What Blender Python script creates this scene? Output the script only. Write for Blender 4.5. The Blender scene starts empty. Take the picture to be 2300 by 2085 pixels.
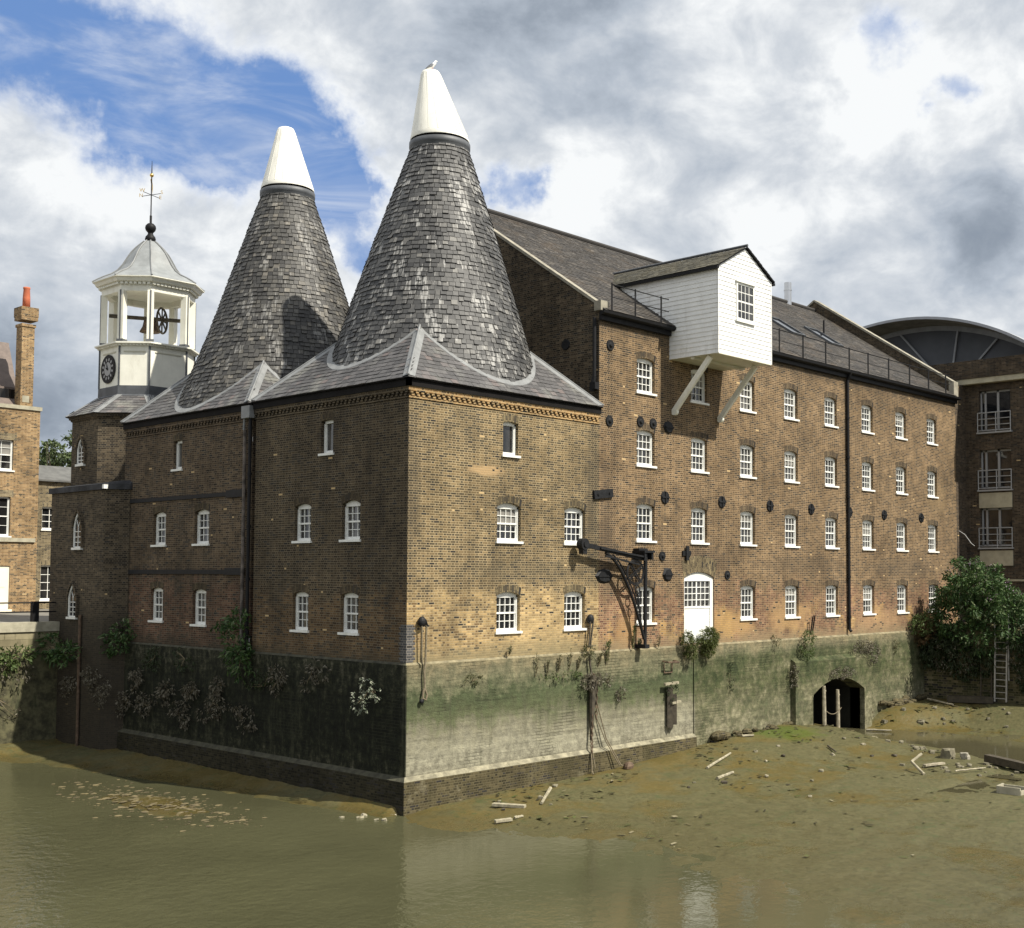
import bpy, math, random
from mathutils import Vector, noise as mnoise
random.seed(7)
sc = bpy.context.scene
R = math.radians
# ------------------------------------------------------------------ camera
cam = bpy.data.objects.new("camera", bpy.data.cameras.new("camera"))
sc.collection.objects.link(cam); sc.camera = cam
cam.data.sensor_fit = 'HORIZONTAL'; cam.data.sensor_width = 36
cam.data.lens = 2762.8 / 2300 * 36
cam.data.shift_x = -(1298.4 - 1150) / 2300
cam.data.shift_y = (1145.5 - 1042.5) / 2300
cam.data.clip_start = 0.1; cam.data.clip_end = 5000
_ry, _rz, _rx = 0.05328, 0.73689, 0.00346
fwd = Vector((math.cos(_rz)*math.cos(_ry), math.sin(_rz)*math.cos(_ry), math.sin(_ry)))
rgt = Vector((math.sin(_rz), -math.cos(_rz), 0)); up = rgt.cross(fwd)
r2 = rgt*math.cos(_rx) + up*math.sin(_rx); u2 = up*math.cos(_rx) - rgt*math.sin(_rx)
from mathutils import Matrix
cam.matrix_world = Matrix(((r2.x, u2.x, -fwd.x, -23.675), (r2.y, u2.y, -fwd.y, -28.325), (r2.z, u2.z, -fwd.z, 2.619), (0, 0, 0, 1)))
# ------------------------------------------------------------------ light
SUN = Vector((0.22, -1.0, 1.22)).normalized()
sun = bpy.data.objects.new("sun", bpy.data.lights.new("sun", 'SUN'))
sc.collection.objects.link(sun)
sun.rotation_euler = SUN.to_track_quat('Z', 'Y').to_euler()
sun.data.energy = 5.0; sun.data.angle = R(0.5); sun.data.color = (1.0, 0.94, 0.82)
sc.view_settings.view_transform = 'Standard'; sc.view_settings.look = 'None'
sc.view_settings.exposure = 0.5; sc.view_settings.gamma = 1.0
sc.cycles.max_bounces = 6; sc.cycles.diffuse_bounces = 3; sc.cycles.glossy_bounces = 3; sc.cycles.transparent_max_bounces = 8
W = bpy.data.worlds.new("World"); sc.world = W; W.use_nodes = True


class NT:
    """small helper to write node graphs"""
    def __init__(s, tree): s.t = tree; s.n = tree.nodes; s.l = tree.links
    def new(s, typ, **kw):
        n = s.n.new(typ)
        for k, v in kw.items(): setattr(n, k, v)
        return n
    def put(s, sock, v):
        if v is None: return
        if isinstance(v, bpy.types.NodeSocket): s.l.new(v, sock)
        elif isinstance(v, (tuple, list)) and len(v) == 3 and sock.type == 'RGBA': sock.default_value = (*v, 1)
        else: sock.default_value = v
    def m(s, op, a, b=None, c=None, clamp=False):
        n = s.new('ShaderNodeMath', operation=op); n.use_clamp = clamp
        for i, v in enumerate((a, b, c)): s.put(n.inputs[i], v)
        return n.outputs[0]
    def vm(s, op, a, b=None):
        n = s.new('ShaderNodeVectorMath', operation=op)
        s.put(n.inputs[0], a); s.put(n.inputs[1], b)
        return n.outputs['Value'] if op in ('DOT_PRODUCT', 'LENGTH') else n.outputs[0]
    def mix(s, f, a, b, blend='MIX'):
        n = s.new('ShaderNodeMix', data_type='RGBA', blend_type=blend); n.clamp_factor = True
        s.put(n.inputs[0], f); s.put(n.inputs[6], a); s.put(n.inputs[7], b)
        return n.outputs[2]
    def ramp(s, f, stops, interp='LINEAR'):
        n = s.new('ShaderNodeValToRGB'); s.put(n.inputs[0], f); cr = n.color_ramp; cr.interpolation = interp
        while len(cr.elements) < len(stops): cr.elements.new(0.5)
        for e, (p, c) in zip(cr.elements, stops):
            e.position = p; e.color = (c, c, c, 1) if isinstance(c, (int, float)) else (*c, 1)
        return n.outputs[0]
    def noise(s, vec, scale, detail=4, rough=0.55, dist=0.0, dims='3D'):
        n = s.new('ShaderNodeTexNoise', noise_dimensions=dims); s.put(n.inputs['Vector'], vec)
        n.inputs['Scale'].default_value = scale; n.inputs['Detail'].default_value = detail
        n.inputs['Roughness'].default_value = rough; n.inputs['Distortion'].default_value = dist
        return n.outputs[0]
    def xyz(s, vec):
        n = s.new('ShaderNodeSeparateXYZ'); s.put(n.inputs[0], vec); return n.outputs
    def comb(s, x, y, z):
        n = s.new('ShaderNodeCombineXYZ')
        for i, v in enumerate((x, y, z)): s.put(n.inputs[i], v)
        return n.outputs[0]
    def step(s, v, lo, hi):
        n = s.new('ShaderNodeMapRange', interpolation_type='SMOOTHSTEP')
        s.put(n.inputs[0], v); s.put(n.inputs[1], lo); s.put(n.inputs[2], hi); n.inputs[3].default_value = 0; n.inputs[4].default_value = 1
        return n.outputs[0]


# ------------------------------------------------------------------ sky (clouds by direction)
g = NT(W.node_tree); g.n.clear()
sky = g.new('ShaderNodeTexSky', sky_type='NISHITA'); sky.sun_disc = False
sky.sun_elevation = math.asin(SUN.z); sky.sun_rotation = math.atan2(SUN.x, SUN.y)
sky.air_density = 1.0; sky.dust_density = 0.6; sky.ozone_density = 2.0
D = g.new('ShaderNodeTexCoord').outputs['Generated']
dx, dy, dz = g.xyz(D)
den = g.m('ADD', g.m('MAXIMUM', dz, 0.0), 0.18)
P = g.comb(g.m('DIVIDE', dx, den), g.m('DIVIDE', dy, den), 0.0)
Q = g.vm('ADD', g.vm('MULTIPLY', D, (1.0, 1.0, 1.7)), g.vm('MULTIPLY', P, (0.12, 0.12, 0.0)))
n1 = g.noise(Q, 4.0, 9, 0.56, 0.2)
n2 = g.noise(g.vm('ADD', Q, (3.1, 1.7, 0.4)), 10.0, 9, 0.58, 0.25)
n3 = g.noise(g.vm('ADD', Q, (7.7, 2.2, 4.4)), 2.4, 5, 0.5)


wob = g.new('ShaderNodeTexNoise'); g.put(wob.inputs['Vector'], D); wob.inputs['Scale'].default_value = 14; wob.inputs['Detail'].default_value = 6; wob.inputs['Roughness'].default_value = 0.62
wv_ = g.vm('SUBTRACT', wob.outputs['Color'], (0.5, 0.5, 0.5))
DW = g.vm('NORMALIZE', g.vm('ADD', D, g.vm('MULTIPLY', wv_, (0.11, 0.11, 0.085))))


def blobs(lst):
    tot = None
    for (d, k, a) in lst:
        dot = g.vm('DOT_PRODUCT', DW, Vector(d).normalized())
        e = g.m('MULTIPLY', g.m('EXPONENT', g.m('MULTIPLY', g.m('SUBTRACT', dot, 1.0), k)), a)
        tot = e if tot is None else g.m('ADD', tot, e)
    return tot


CLEAR = [((0.365, 0.85, 0.38), 900, .42), ((0.35, 0.86, 0.35), 1200, .25), ((0.41, 0.835, 0.368), 1100, .36), ((0.444, 0.805, 0.393), 1100, .30), ((0.452, 0.819, 0.354), 1100, .34), ((0.493, 0.802, 0.338), 1100, .38), ((0.522, 0.785, 0.345), 1100, .34),
         ((0.433, 0.84, 0.327), 1500, .34), ((0.478, 0.819, 0.319), 1500, .32), ((0.516, 0.789, 0.330), 1500, .34), ((0.548, 0.770, 0.318), 1600, .34), ((0.578, 0.764, 0.288), 1800, .36), ((0.572, 0.760, 0.308), 1600, .34), ((0.589, 0.771, 0.248), 5000, .34),
         ((0.684, 0.664, 0.302), 6000, .42), ((0.662, 0.685, 0.302), 6000, .42), ((0.805, 0.435, 0.405), 3000, .34), ((0.846, 0.397, 0.357), 5000, .36), ((-0.3, -0.8, 0.5), 6, .35), ((0.0, 0.2, 1.0), 6, .2)]
DARK = [((0.624, 0.665, 0.411), 300, .20), ((0.669, 0.629, 0.396), 300, .30), ((0.702, 0.581, 0.412), 500, .2), ((0.872, 0.406, 0.272), 500, .24), ((0.895, 0.37, 0.25), 700, .27), ((0.403, 0.905, 0.139), 350, .5), ((0.38, 0.895, 0.23), 500, .22), ((0.792, 0.527, 0.309), 900, .12), ((0.60, 0.72, 0.33), 900, .15)]
BRIGHT = [((0.828, 0.449, 0.365), 1200, .26), ((0.70, 0.66, 0.275), 1500, .22), ((0.43, 0.86, 0.28), 900, .22), ((0.80, 0.54, 0.27), 1200, .18), ((0.55, 0.75, 0.37), 1500, .12), ((0.90, 0.33, 0.29), 1500, .16)]
wisp = g.noise(g.vm('MULTIPLY', D, (9.0, 3.0, 26.0)), 1.0, 6, 0.6, 0.6)
cover = g.m('ADD', g.m('MULTIPLY', n1, 0.55), g.m('MULTIPLY', n2, 0.55))
mask = g.m('SUBTRACT', g.m('ADD', cover, 0.14), g.m('MINIMUM', blobs(CLEAR), 0.62))
mask = g.step(mask, 0.12, 0.56)
mask = g.m('MAXIMUM', mask, g.m('MULTIPLY', g.step(wisp, 0.42, 0.78), 0.5))
shade = g.m('ADD', g.m('ADD', g.m('MULTIPLY', g.m('ADD', g.m('MULTIPLY', g.m('SUBTRACT', n2, 0.5), 1.35), 0.5), 0.75), g.m('MULTIPLY', n1, 0.35)), g.m('MULTIPLY', n3, 0.3))
shade = g.m('ADD', g.m('SUBTRACT', shade, g.m('MULTIPLY', blobs(DARK), 0.72)), blobs(BRIGHT))
edge = g.m('MULTIPLY', mask, g.m('SUBTRACT', 1.0, mask))
shade = g.m('ADD', g.m('ADD', g.m('MULTIPLY', g.m('SUBTRACT', shade, 0.62), 1.2), 0.62), g.m('MULTIPLY', edge, 0.7))
cloud = g.ramp(shade, [(0.0, (2.3, 2.75, 3.4)), (0.24, (3.3, 3.8, 4.5)), (0.44, (4.7, 5.25, 6.0)), (0.64, (6.6, 7.0, 7.5)), (0.84, (9.4, 9.6, 9.7))])
blue = g.mix(0.75, sky.outputs[0], (1.7, 3.25, 6.9))
col = g.mix(mask, blue, cloud)
bg = g.new('ShaderNodeBackground'); g.put(bg.inputs[0], col); bg.inputs[1].default_value = 0.071
g.l.new(bg.outputs[0], g.new('ShaderNodeOutputWorld').inputs[0])


# ------------------------------------------------------------------ materials
def new_mat(name):
    m = bpy.data.materials.new(name); m.use_nodes = True
    t = NT(m.node_tree); b = t.n['Principled BSDF']
    return m, t, b


def geo_pos(t): return t.new('ShaderNodeNewGeometry').outputs['Position']


def bump(t, b, h, strength=0.4, dist=0.01):
    n = t.new('ShaderNodeBump'); n.inputs['Strength'].default_value = strength; n.inputs['Distance'].default_value = dist
    t.put(n.inputs['Height'], h); t.l.new(n.outputs[0], b.inputs['Normal'])


def plain(name, col, rough=0.6, metal=0.0, var=0.15, scale=2.0, dirt=None, spec=0.5):
    m, t, b = new_mat(name); p = geo_pos(t)
    n = t.noise(p, scale, 6, 0.65)
    c = t.mix(t.step(n, 0.3, 0.7), tuple(x*(1-var) for x in col), tuple(min(1, x*(1+var)) for x in col))
    if dirt:
        n2 = t.noise(t.vm('MULTIPLY', p, (1.5, 1.5, 0.35)), 2.3, 7, 0.7)
        c = t.mix(t.m('MULTIPLY', t.step(n2, 0.5, 0.75), dirt[1]), c, dirt[0])
    t.put(b.inputs['Base Color'], c); b.inputs['Roughness'].default_value = rough; b.inputs['Metallic'].default_value = metal
    b.inputs['Specular IOR Level'].default_value = spec
    bump(t, b, t.noise(p, 35, 3), 0.25, 0.004)
    return m


def brick(name, pal, mortar, low=None, low_z=(2.2, 3.1), soot=(0.03, 0.026, 0.02), soot_amt=0.5, top_soot=None, bot=None, scale=1.0, mw=0.0105, patch=None, stains=(), spk=1):
    """flemish bond bricks on UVs in metres; pal/low are 4-colour palettes picked per brick"""
    m, t, b = new_mat(name)
    uv = t.new('ShaderNodeUVMap').outputs[0]; p = geo_pos(t); px, py, pz = t.xyz(p)
    wob = t.m('MULTIPLY', t.m('SUBTRACT', t.noise(p, 1.3, 2), 0.5), 0.03)
    u, v, _ = t.xyz(uv); v = t.m('ADD', v, wob)
    ch, cw = 0.075*scale, 0.34*scale
    vr = t.m('DIVIDE', v, ch); row = t.m('FLOOR', vr); fv = t.m('FRACT', vr)
    uu = t.m('ADD', t.m('DIVIDE', u, cw), t.m('MULTIPLY', t.m('FLOORED_MODULO', row, 2.0), 0.5))
    cell = t.m('FLOOR', uu); fr = t.m('FRACT', uu)
    hd = t.m('GREATER_THAN', fr, 0.667)
    wn = t.new('ShaderNodeTexWhiteNoise', noise_dimensions='3D')
    t.put(wn.inputs['Vector'], t.comb(t.m('ADD', t.m('MULTIPLY', cell, 2.0), hd), row, 3.0))
    r = wn.outputs['Value']; rc = t.xyz(wn.outputs['Color'])
    r = t.m('SUBTRACT', r, t.m('MULTIPLY', hd, 0.18), clamp=True)
    c = t.ramp(r, [(0.0, pal[0]), (0.25, pal[1]), (0.6, pal[2]), (0.95, pal[3])])
    big = t.noise(p, 0.33, 5, 0.6); mid = t.noise(p, 1.1, 6, 0.68)
    if low:
        c2 = t.ramp(r, [(0.0, low[0]), (0.25, low[1]), (0.6, low[2]), (0.95, low[3])])
        k = t.step(t.m('ADD', pz, t.m('MULTIPLY', t.m('SUBTRACT', mid, 0.5), 4.6)), low_z[1], low_z[0])
        c = t.mix(k, c, c2)
    if patch:
        k = t.m('MULTIPLY', t.step(t.noise(t.vm('ADD', p, (9, 4, 1)), 0.8, 5, 0.7), patch[1], patch[1]+0.07), t.step(pz, patch[2][1], patch[2][0]))
        c = t.mix(k, c, t.ramp(r, [(0, tuple(x*0.7 for x in patch[0])), (1, tuple(x*1.2 for x in patch[0]))]))
    ex = t.m('MULTIPLY', t.m('MINIMUM', t.m('MINIMUM', fr, t.m('SUBTRACT', 1.0, fr)), t.m('ABSOLUTE', t.m('SUBTRACT', fr, 0.667))), cw)
    ey = t.m('MULTIPLY', t.m('MINIMUM', fv, t.m('SUBTRACT', 1.0, fv)), ch)
    e = t.m('ADD', t.m('MINIMUM', ex, ey), t.m('MULTIPLY', t.m('SUBTRACT', t.noise(p, 22, 3), 0.5), 0.006))
    mk = t.step(e, mw+0.003, mw-0.003)
    sootn = t.noise(t.vm('MULTIPLY', p, (1.0, 1.0, 0.45)), 0.75, 7, 0.72)
    dk = t.m('GREATER_THAN', t.m('ADD', rc[2], t.m('MULTIPLY', t.m('SUBTRACT', sootn, 0.5), 1.8)), 0.93)
    c = t.mix(t.m('MULTIPLY', dk, 0.75), c, (0.046, 0.041, 0.034))
    c = t.mix(t.m('MULTIPLY', mk, 0.9), c, mortar)
    c = t.mix(1.0, c, t.ramp(big, [(0.25, 0.55), (0.5, 0.95), (0.75, 1.25)]), 'MULTIPLY')
    c = t.mix(1.0, c, t.ramp(t.noise(t.vm('ADD', p, (2, 8, 5)), 1.9, 5, 0.65), [(0.3, 0.72), (0.7, 1.22)]), 'MULTIPLY')
    streak = t.noise(t.vm('MULTIPLY', p, (1.0, 1.0, 0.22)), 0.9, 6, 0.7)
    s = t.m('MULTIPLY', t.m('MULTIPLY', t.step(streak, 0.50, 0.68), soot_amt), t.m('SUBTRACT', 1.0, t.m('MULTIPLY', mk, 0.45)))
    c = t.mix(s, c, soot)
    for (sx, sz, rx, rz, am, sc_) in stains:
        d_ = t.vm('LENGTH', t.comb(t.m('DIVIDE', t.m('SUBTRACT', px, sx), rx), t.m('DIVIDE', t.m('SUBTRACT', pz, sz), rz), 0.0))
        k = t.m('MULTIPLY', t.step(t.m('ADD', d_, t.m('MULTIPLY', t.m('SUBTRACT', mid, 0.5), 2.2)), 1.25, 0.45), am)
        c = t.mix(t.m('MULTIPLY', k, t.m('SUBTRACT', 1.0, t.m('MULTIPLY', mk, 0.5))), c, sc_)
    # single replaced / dark bricks
    c = t.mix(t.m('MULTIPLY', t.m('GREATER_THAN', rc[0], 0.955), t.m('SUBTRACT', 1.0, mk)), c, (0.028, 0.026, 0.024))
    c = t.mix(t.m('MULTIPLY', t.m('GREATER_THAN', t.m('ADD', rc[1], t.m('MULTIPLY', t.step(big, 0.55, 0.7), 0.008)), 0.9985 if spk else 1.1), t.m('SUBTRACT', 1.0, mk)), c, (0.46, 0.33, 0.17))
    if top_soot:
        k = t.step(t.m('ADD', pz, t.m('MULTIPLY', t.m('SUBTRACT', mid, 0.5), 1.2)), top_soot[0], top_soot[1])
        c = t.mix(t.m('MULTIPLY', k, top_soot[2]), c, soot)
    if bot:
        k = t.step(t.m('ADD', pz, t.m('MULTIPLY', t.m('SUBTRACT', mid, 0.5), 1.0)), bot[2], bot[1])
        c = t.mix(t.m('MULTIPLY', k, 0.75), c, bot[0])
    t.put(b.inputs['Base Color'], c); b.inputs['Roughness'].default_value = 0.9; b.inputs['Specular IOR Level'].default_value = 0.2
    bump(t, b, t.m('ADD', t.m('MULTIPLY', mk, -1.0), t.m('MULTIPLY', t.noise(p, 40, 3), 0.6)), 0.5, 0.008)
    return m


def slate(name, cols, lime=0.0, moss=None, rough=0.55, axis=None):
    m, t, b = new_mat(name); ge = t.new('ShaderNodeNewGeometry'); p = ge.outputs['Position']; r = ge.outputs['Random Per Island']
    c = t.ramp(r, cols)
    n = t.noise(p, 0.45, 5, 0.6); c = t.mix(1.0, c, t.ramp(n, [(0.3, 0.72), (0.7, 1.2)]), 'MULTIPLY')
    c = t.mix(1.0, c, t.ramp(t.noise(p, 14, 4, 0.7), [(0.3, 0.75), (0.7, 1.25)]), 'MULTIPLY')
    if moss:
        k = t.m('MULTIPLY', t.step(t.noise(p, 0.7, 6, 0.7), 0.5, 0.68), moss[1]); c = t.mix(k, c, moss[0])
    if lime:
        q = t.vm('SUBTRACT', p, axis); qx, qy, qz = t.xyz(q)
        an = t.m('ARCTAN2', qy, qx)
        sv = t.comb(t.m('MULTIPLY', an, 16.0), t.m('MULTIPLY', qz, 0.9), 0.0)
        st = t.noise(sv, 1.6, 5, 0.7)
        sv2 = t.comb(t.m('MULTIPLY', an, 3.2), t.m('MULTIPLY', qz, 0.35), 5.0)
        st = t.m('ADD', st, t.m('MULTIPLY', t.m('SUBTRACT', t.noise(sv2, 1.0, 3), 0.5), 0.7))
        st = t.m('ADD', st, t.m('MULTIPLY', t.m('SUBTRACT', r, 0.5), 0.12))
        k = t.m('MULTIPLY', t.step(st, 0.57, 0.68), lime)
        c = t.mix(k, c, (0.34, 0.335, 0.32))
    t.put(b.inputs['Base Color'], c); b.inputs['Roughness'].default_value = rough; b.inputs['Specular IOR Level'].default_value = 0.5
    bump(t, b, t.noise(p, 20, 4, 0.7), 0.35, 0.01)
    return m


def river_wall_mat(name):
    m, t, b = new_mat(name); p = geo_pos(t); px, py, pz = t.xyz(p)
    uv = t.new('ShaderNodeUVMap').outputs[0]; u, v, _ = t.xyz(uv)
    n = t.noise(p, 0.55, 7, 0.7); nf = t.noise(p, 4.5, 6, 0.72)
    nv = t.noise(t.vm('MULTIPLY', p, (1.6, 1.6, 0.25)), 2.2, 6, 0.75)
    zz = t.m('ADD', pz, t.m('ADD', t.m('MULTIPLY', t.m('SUBTRACT', n, 0.5), 1.6), t.m('ADD', t.m('MULTIPLY', t.m('SUBTRACT', nv, 0.5), 1.2), t.m('MULTIPLY', t.m('SUBTRACT', nf, 0.5), 1.1))))
    base = t.ramp(t.m('ADD', t.m('MULTIPLY', zz, 0.25), 1.0), [(0.02, (0.12, 0.112, 0.07)), (0.14, (0.215, 0.20, 0.145)), (0.28, (0.275, 0.26, 0.19)), (0.44, (0.205, 0.192, 0.132)), (0.58, (0.09, 0.10, 0.05)),
            (0.72, (0.068, 0.084, 0.040)), (0.82, (0.125, 0.125, 0.072)), (0.90, (0.16, 0.15, 0.09)), (1.0, (0.20, 0.17, 0.10))])
    # green side beyond the joint
    gx = t.step(px, 13.95, 14.1)
    ng = t.noise(t.vm('ADD', p, (3, 7, 2)), 2.6, 8, 0.75); gl_ = t.m('ADD', t.m('ADD', ng, t.m('MULTIPLY', t.m('SUBTRACT', n, 0.5), 0.9)), t.m('MULTIPLY', t.m('SUBTRACT', -1.6, pz), 0.07))
    gcol = t.ramp(gl_, [(0.28, (0.022, 0.032, 0.011)), (0.42, (0.05, 0.062, 0.024)), (0.52, (0.085, 0.088, 0.042)), (0.62, (0.135, 0.13, 0.072)), (0.74, (0.25, 0.23, 0.145))])
    gk = t.m('MULTIPLY', gx, t.step(t.m('ADD', pz, t.m('SUBTRACT', n, 0.5)), -0.2, -0.65))
    c = t.mix(t.m('MULTIPLY', gk, 0.85), base, gcol)
    # shaded river side: weed and moss, with its shade darkened into the colour
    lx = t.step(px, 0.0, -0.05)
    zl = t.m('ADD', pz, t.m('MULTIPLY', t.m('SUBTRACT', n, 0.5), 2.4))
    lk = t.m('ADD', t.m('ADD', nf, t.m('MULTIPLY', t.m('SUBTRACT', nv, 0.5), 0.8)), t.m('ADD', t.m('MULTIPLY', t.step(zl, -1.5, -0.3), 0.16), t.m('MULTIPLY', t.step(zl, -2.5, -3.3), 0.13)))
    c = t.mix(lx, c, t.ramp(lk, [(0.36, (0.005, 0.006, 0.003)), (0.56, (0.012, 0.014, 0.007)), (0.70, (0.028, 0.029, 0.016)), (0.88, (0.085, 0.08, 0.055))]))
    c = t.mix(1.0, c, t.ramp(nf, [(0.3, 0.6), (0.7, 1.3)]), 'MULTIPLY')
    tl = t.noise(t.vm('MULTIPLY', p, (0.12, 0.12, 5.0)), 1.6, 6, 0.7); c = t.mix(1.0, c, t.ramp(tl, [(0.32, 0.7), (0.5, 1.0), (0.7, 1.22)]), 'MULTIPLY')
    sp_ = t.noise(t.vm('ADD', p, (4, 1, 9)), 6.5, 7, 0.75); c = t.mix(t.m('MULTIPLY', t.step(sp_, 0.60, 0.68), 0.5), c, (0.04, 0.042, 0.022))
    dr_ = t.noise(t.vm('MULTIPLY', p, (2.2, 2.2, 0.18)), 1.5, 6, 0.7); c = t.mix(t.m('MULTIPLY', t.step(dr_, 0.55, 0.7), 0.4), c, (0.07, 0.07, 0.042))
    vr = t.m('DIVIDE', v, 0.10); fv = t.m('FRACT', vr); fu = t.m('FRACT', t.m('ADD', t.m('DIVIDE', u, 0.42), t.m('MULTIPLY', t.m('FLOORED_MODULO', t.m('FLOOR', vr), 2.0), 0.5)))
    e = t.m('MINIMUM', t.m('MULTIPLY', t.m('MINIMUM', fv, t.m('SUBTRACT', 1.0, fv)), 0.10), t.m('MULTIPLY', t.m('MINIMUM', fu, t.m('SUBTRACT', 1.0, fu)), 0.42))
    jk = t.m('MULTIPLY', t.step(e, 0.012, 0.003), t.step(t.noise(p, 0.6, 4, 0.6), 0.50, 0.66))
    wnn = t.new('ShaderNodeTexWhiteNoise', noise_dimensions='2D'); t.put(wnn.inputs['Vector'], t.comb(t.m('FLOOR', t.m('ADD', t.m('DIVIDE', u, 0.42), t.m('MULTIPLY', t.m('FLOORED_MODULO', t.m('FLOOR', vr), 2.0), 0.5))), t.m('FLOOR', vr), 0.0))
    c = t.mix(1.0, c, t.ramp(wnn.outputs['Value'], [(0, 0.92), (1, 1.06)]), 'MULTIPLY')
    c = t.mix(t.m('MULTIPLY', jk, 0.6), c, (0.045, 0.045, 0.026))
    t.put(b.inputs['Base Color'], c); b.inputs['Roughness'].default_value = 0.85; b.inputs['Specular IOR Level'].default_value = 0.25
    bump(t, b, t.m('SUBTRACT', t.m('ADD', nf, t.m('MULTIPLY', t.noise(p, 25, 4, 0.7), 0.5)), t.m('MULTIPLY', jk, 0.4)), 0.9, 0.045)
    return m


def mud_mat(name):
    m, t, b = new_mat(name); p = geo_pos(t); px, py, pz = t.xyz(p)
    n = t.noise(p, 0.35, 7, 0.65); nf = t.noise(t.vm('MULTIPLY', p, (1, 1, 1)), 5.0, 7, 0.72); nm = t.noise(t.vm('ADD', p, (5, 9, 0)), 1.3, 6, 0.7)
    c = t.ramp(nf, [(0.3, (0.054, 0.051, 0.021)), (0.5, (0.088, 0.081, 0.035)), (0.72, (0.125, 0.113, 0.052))])
    near = t.step(t.m('ADD', py, t.m('MULTIPLY', t.m('SUBTRACT', nm, 0.5), 3.0)), -6.0, -1.0)
    c = t.mix(t.m('MULTIPLY', t.step(t.m('ADD', n, t.m('MULTIPLY', near, 0.12)), 0.52, 0.66), 0.65), c, (0.115, 0.082, 0.021))
    fl_ = t.noise(t.vm('MULTIPLY', t.vm('ADD', p, (2, 3, 0)), (1.0, 1.0, 1.0)), 7.5, 4, 0.7)
    c = t.mix(t.m('MULTIPLY', t.step(fl_, 0.54, 0.66), 0.55), c, (0.038, 0.047, 0.016))
    c = t.mix(t.m('MULTIPLY', t.step(t.m('ADD', nm, t.m('MULTIPLY', t.m('SUBTRACT', nf, 0.5), 0.8)), 0.56, 0.70), 0.7), c, (0.048, 0.062, 0.022))
    # bright weed close to the wall foot near the culvert
    d = t.vm('LENGTH', t.vm('SUBTRACT', p, (18.6, -1.0, -3.6)))
    c = t.mix(t.m('MULTIPLY', t.step(t.m('ADD', d, t.m('MULTIPLY', t.m('SUBTRACT', nm, 0.5), 3.5)), 2.0, 0.6), 0.8), c, (0.062, 0.09, 0.012))
    wet = t.step(t.m('ADD', pz, t.m('MULTIPLY', t.m('SUBTRACT', nm, 0.5), 0.12)), -4.22, -4.38)
    c = t.mix(t.m('MULTIPLY', wet, 0.35), c, (0.05, 0.042, 0.02))
    t.put(b.inputs['Base Color'], c)
    t.put(b.inputs['Roughness'], t.m('SUBTRACT', t.m('SUBTRACT', 0.66, t.m('MULTIPLY', wet, 0.3)), t.m('MULTIPLY', t.step(n, 0.5, 0.6), 0.28))); b.inputs['Specular IOR Level'].default_value = 0.3
    bump(t, b, t.m('ADD', t.m('ADD', nf, t.m('MULTIPLY', nm, 0.8)), t.m('MULTIPLY', fl_, 0.6)), 0.55, 0.05)
    return m


def water_mat(name, col, ripple=0.35):
    m, t, b = new_mat(name); p = geo_pos(t)
    n = t.noise(p, 0.18, 4, 0.6)
    t.put(b.inputs['Base Color'], t.mix(t.step(n, 0.35, 0.65), tuple(x*0.88 for x in col), tuple(x*1.1 for x in col)))
    b.inputs['Roughness'].default_value = 0.07; b.inputs['IOR'].default_value = 1.25
    q = t.vm('MULTIPLY', p, (1.0, 1.0, 1.0))
    w1 = t.noise(q, 3.2, 3, 0.5, 0.4); w2 = t.noise(q, 9.0, 2, 0.5)
    calm = t.step(t.noise(p, 0.12, 3), 0.40, 0.62)
    rip = t.step(t.xyz(p)[0], -3.0, -9.0)
    h = t.m('MULTIPLY', t.m('ADD', w1, t.m('MULTIPLY', w2, 0.3)), t.m('ADD', t.m('ADD', t.m('MULTIPLY', calm, 0.7), 0.3), t.m('MULTIPLY', rip, 1.0)))
    bump(t, b, h, ripple, 0.04)
    return m


def leaf_mat(name, cols, trans=0.25):
    m, t, b = new_mat(name); ge = t.new('ShaderNodeNewGeometry')
    c = t.ramp(ge.outputs['Random Per Island'], cols)
    t.put(b.inputs['Base Color'], c); b.inputs['Roughness'].default_value = 0.6; b.inputs['Specular IOR Level'].default_value = 0.3
    tr = t.new('ShaderNodeBsdfTranslucent'); t.put(tr.inputs[0], c)
    mx = t.new('ShaderNodeMixShader'); mx.inputs[0].default_value = trans
    t.l.new(b.outputs[0], mx.inputs[1]); t.l.new(tr.outputs[0], mx.inputs[2])
    t.l.new(mx.outputs[0], t.n['Material Output'].inputs[0])
    return m


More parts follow.
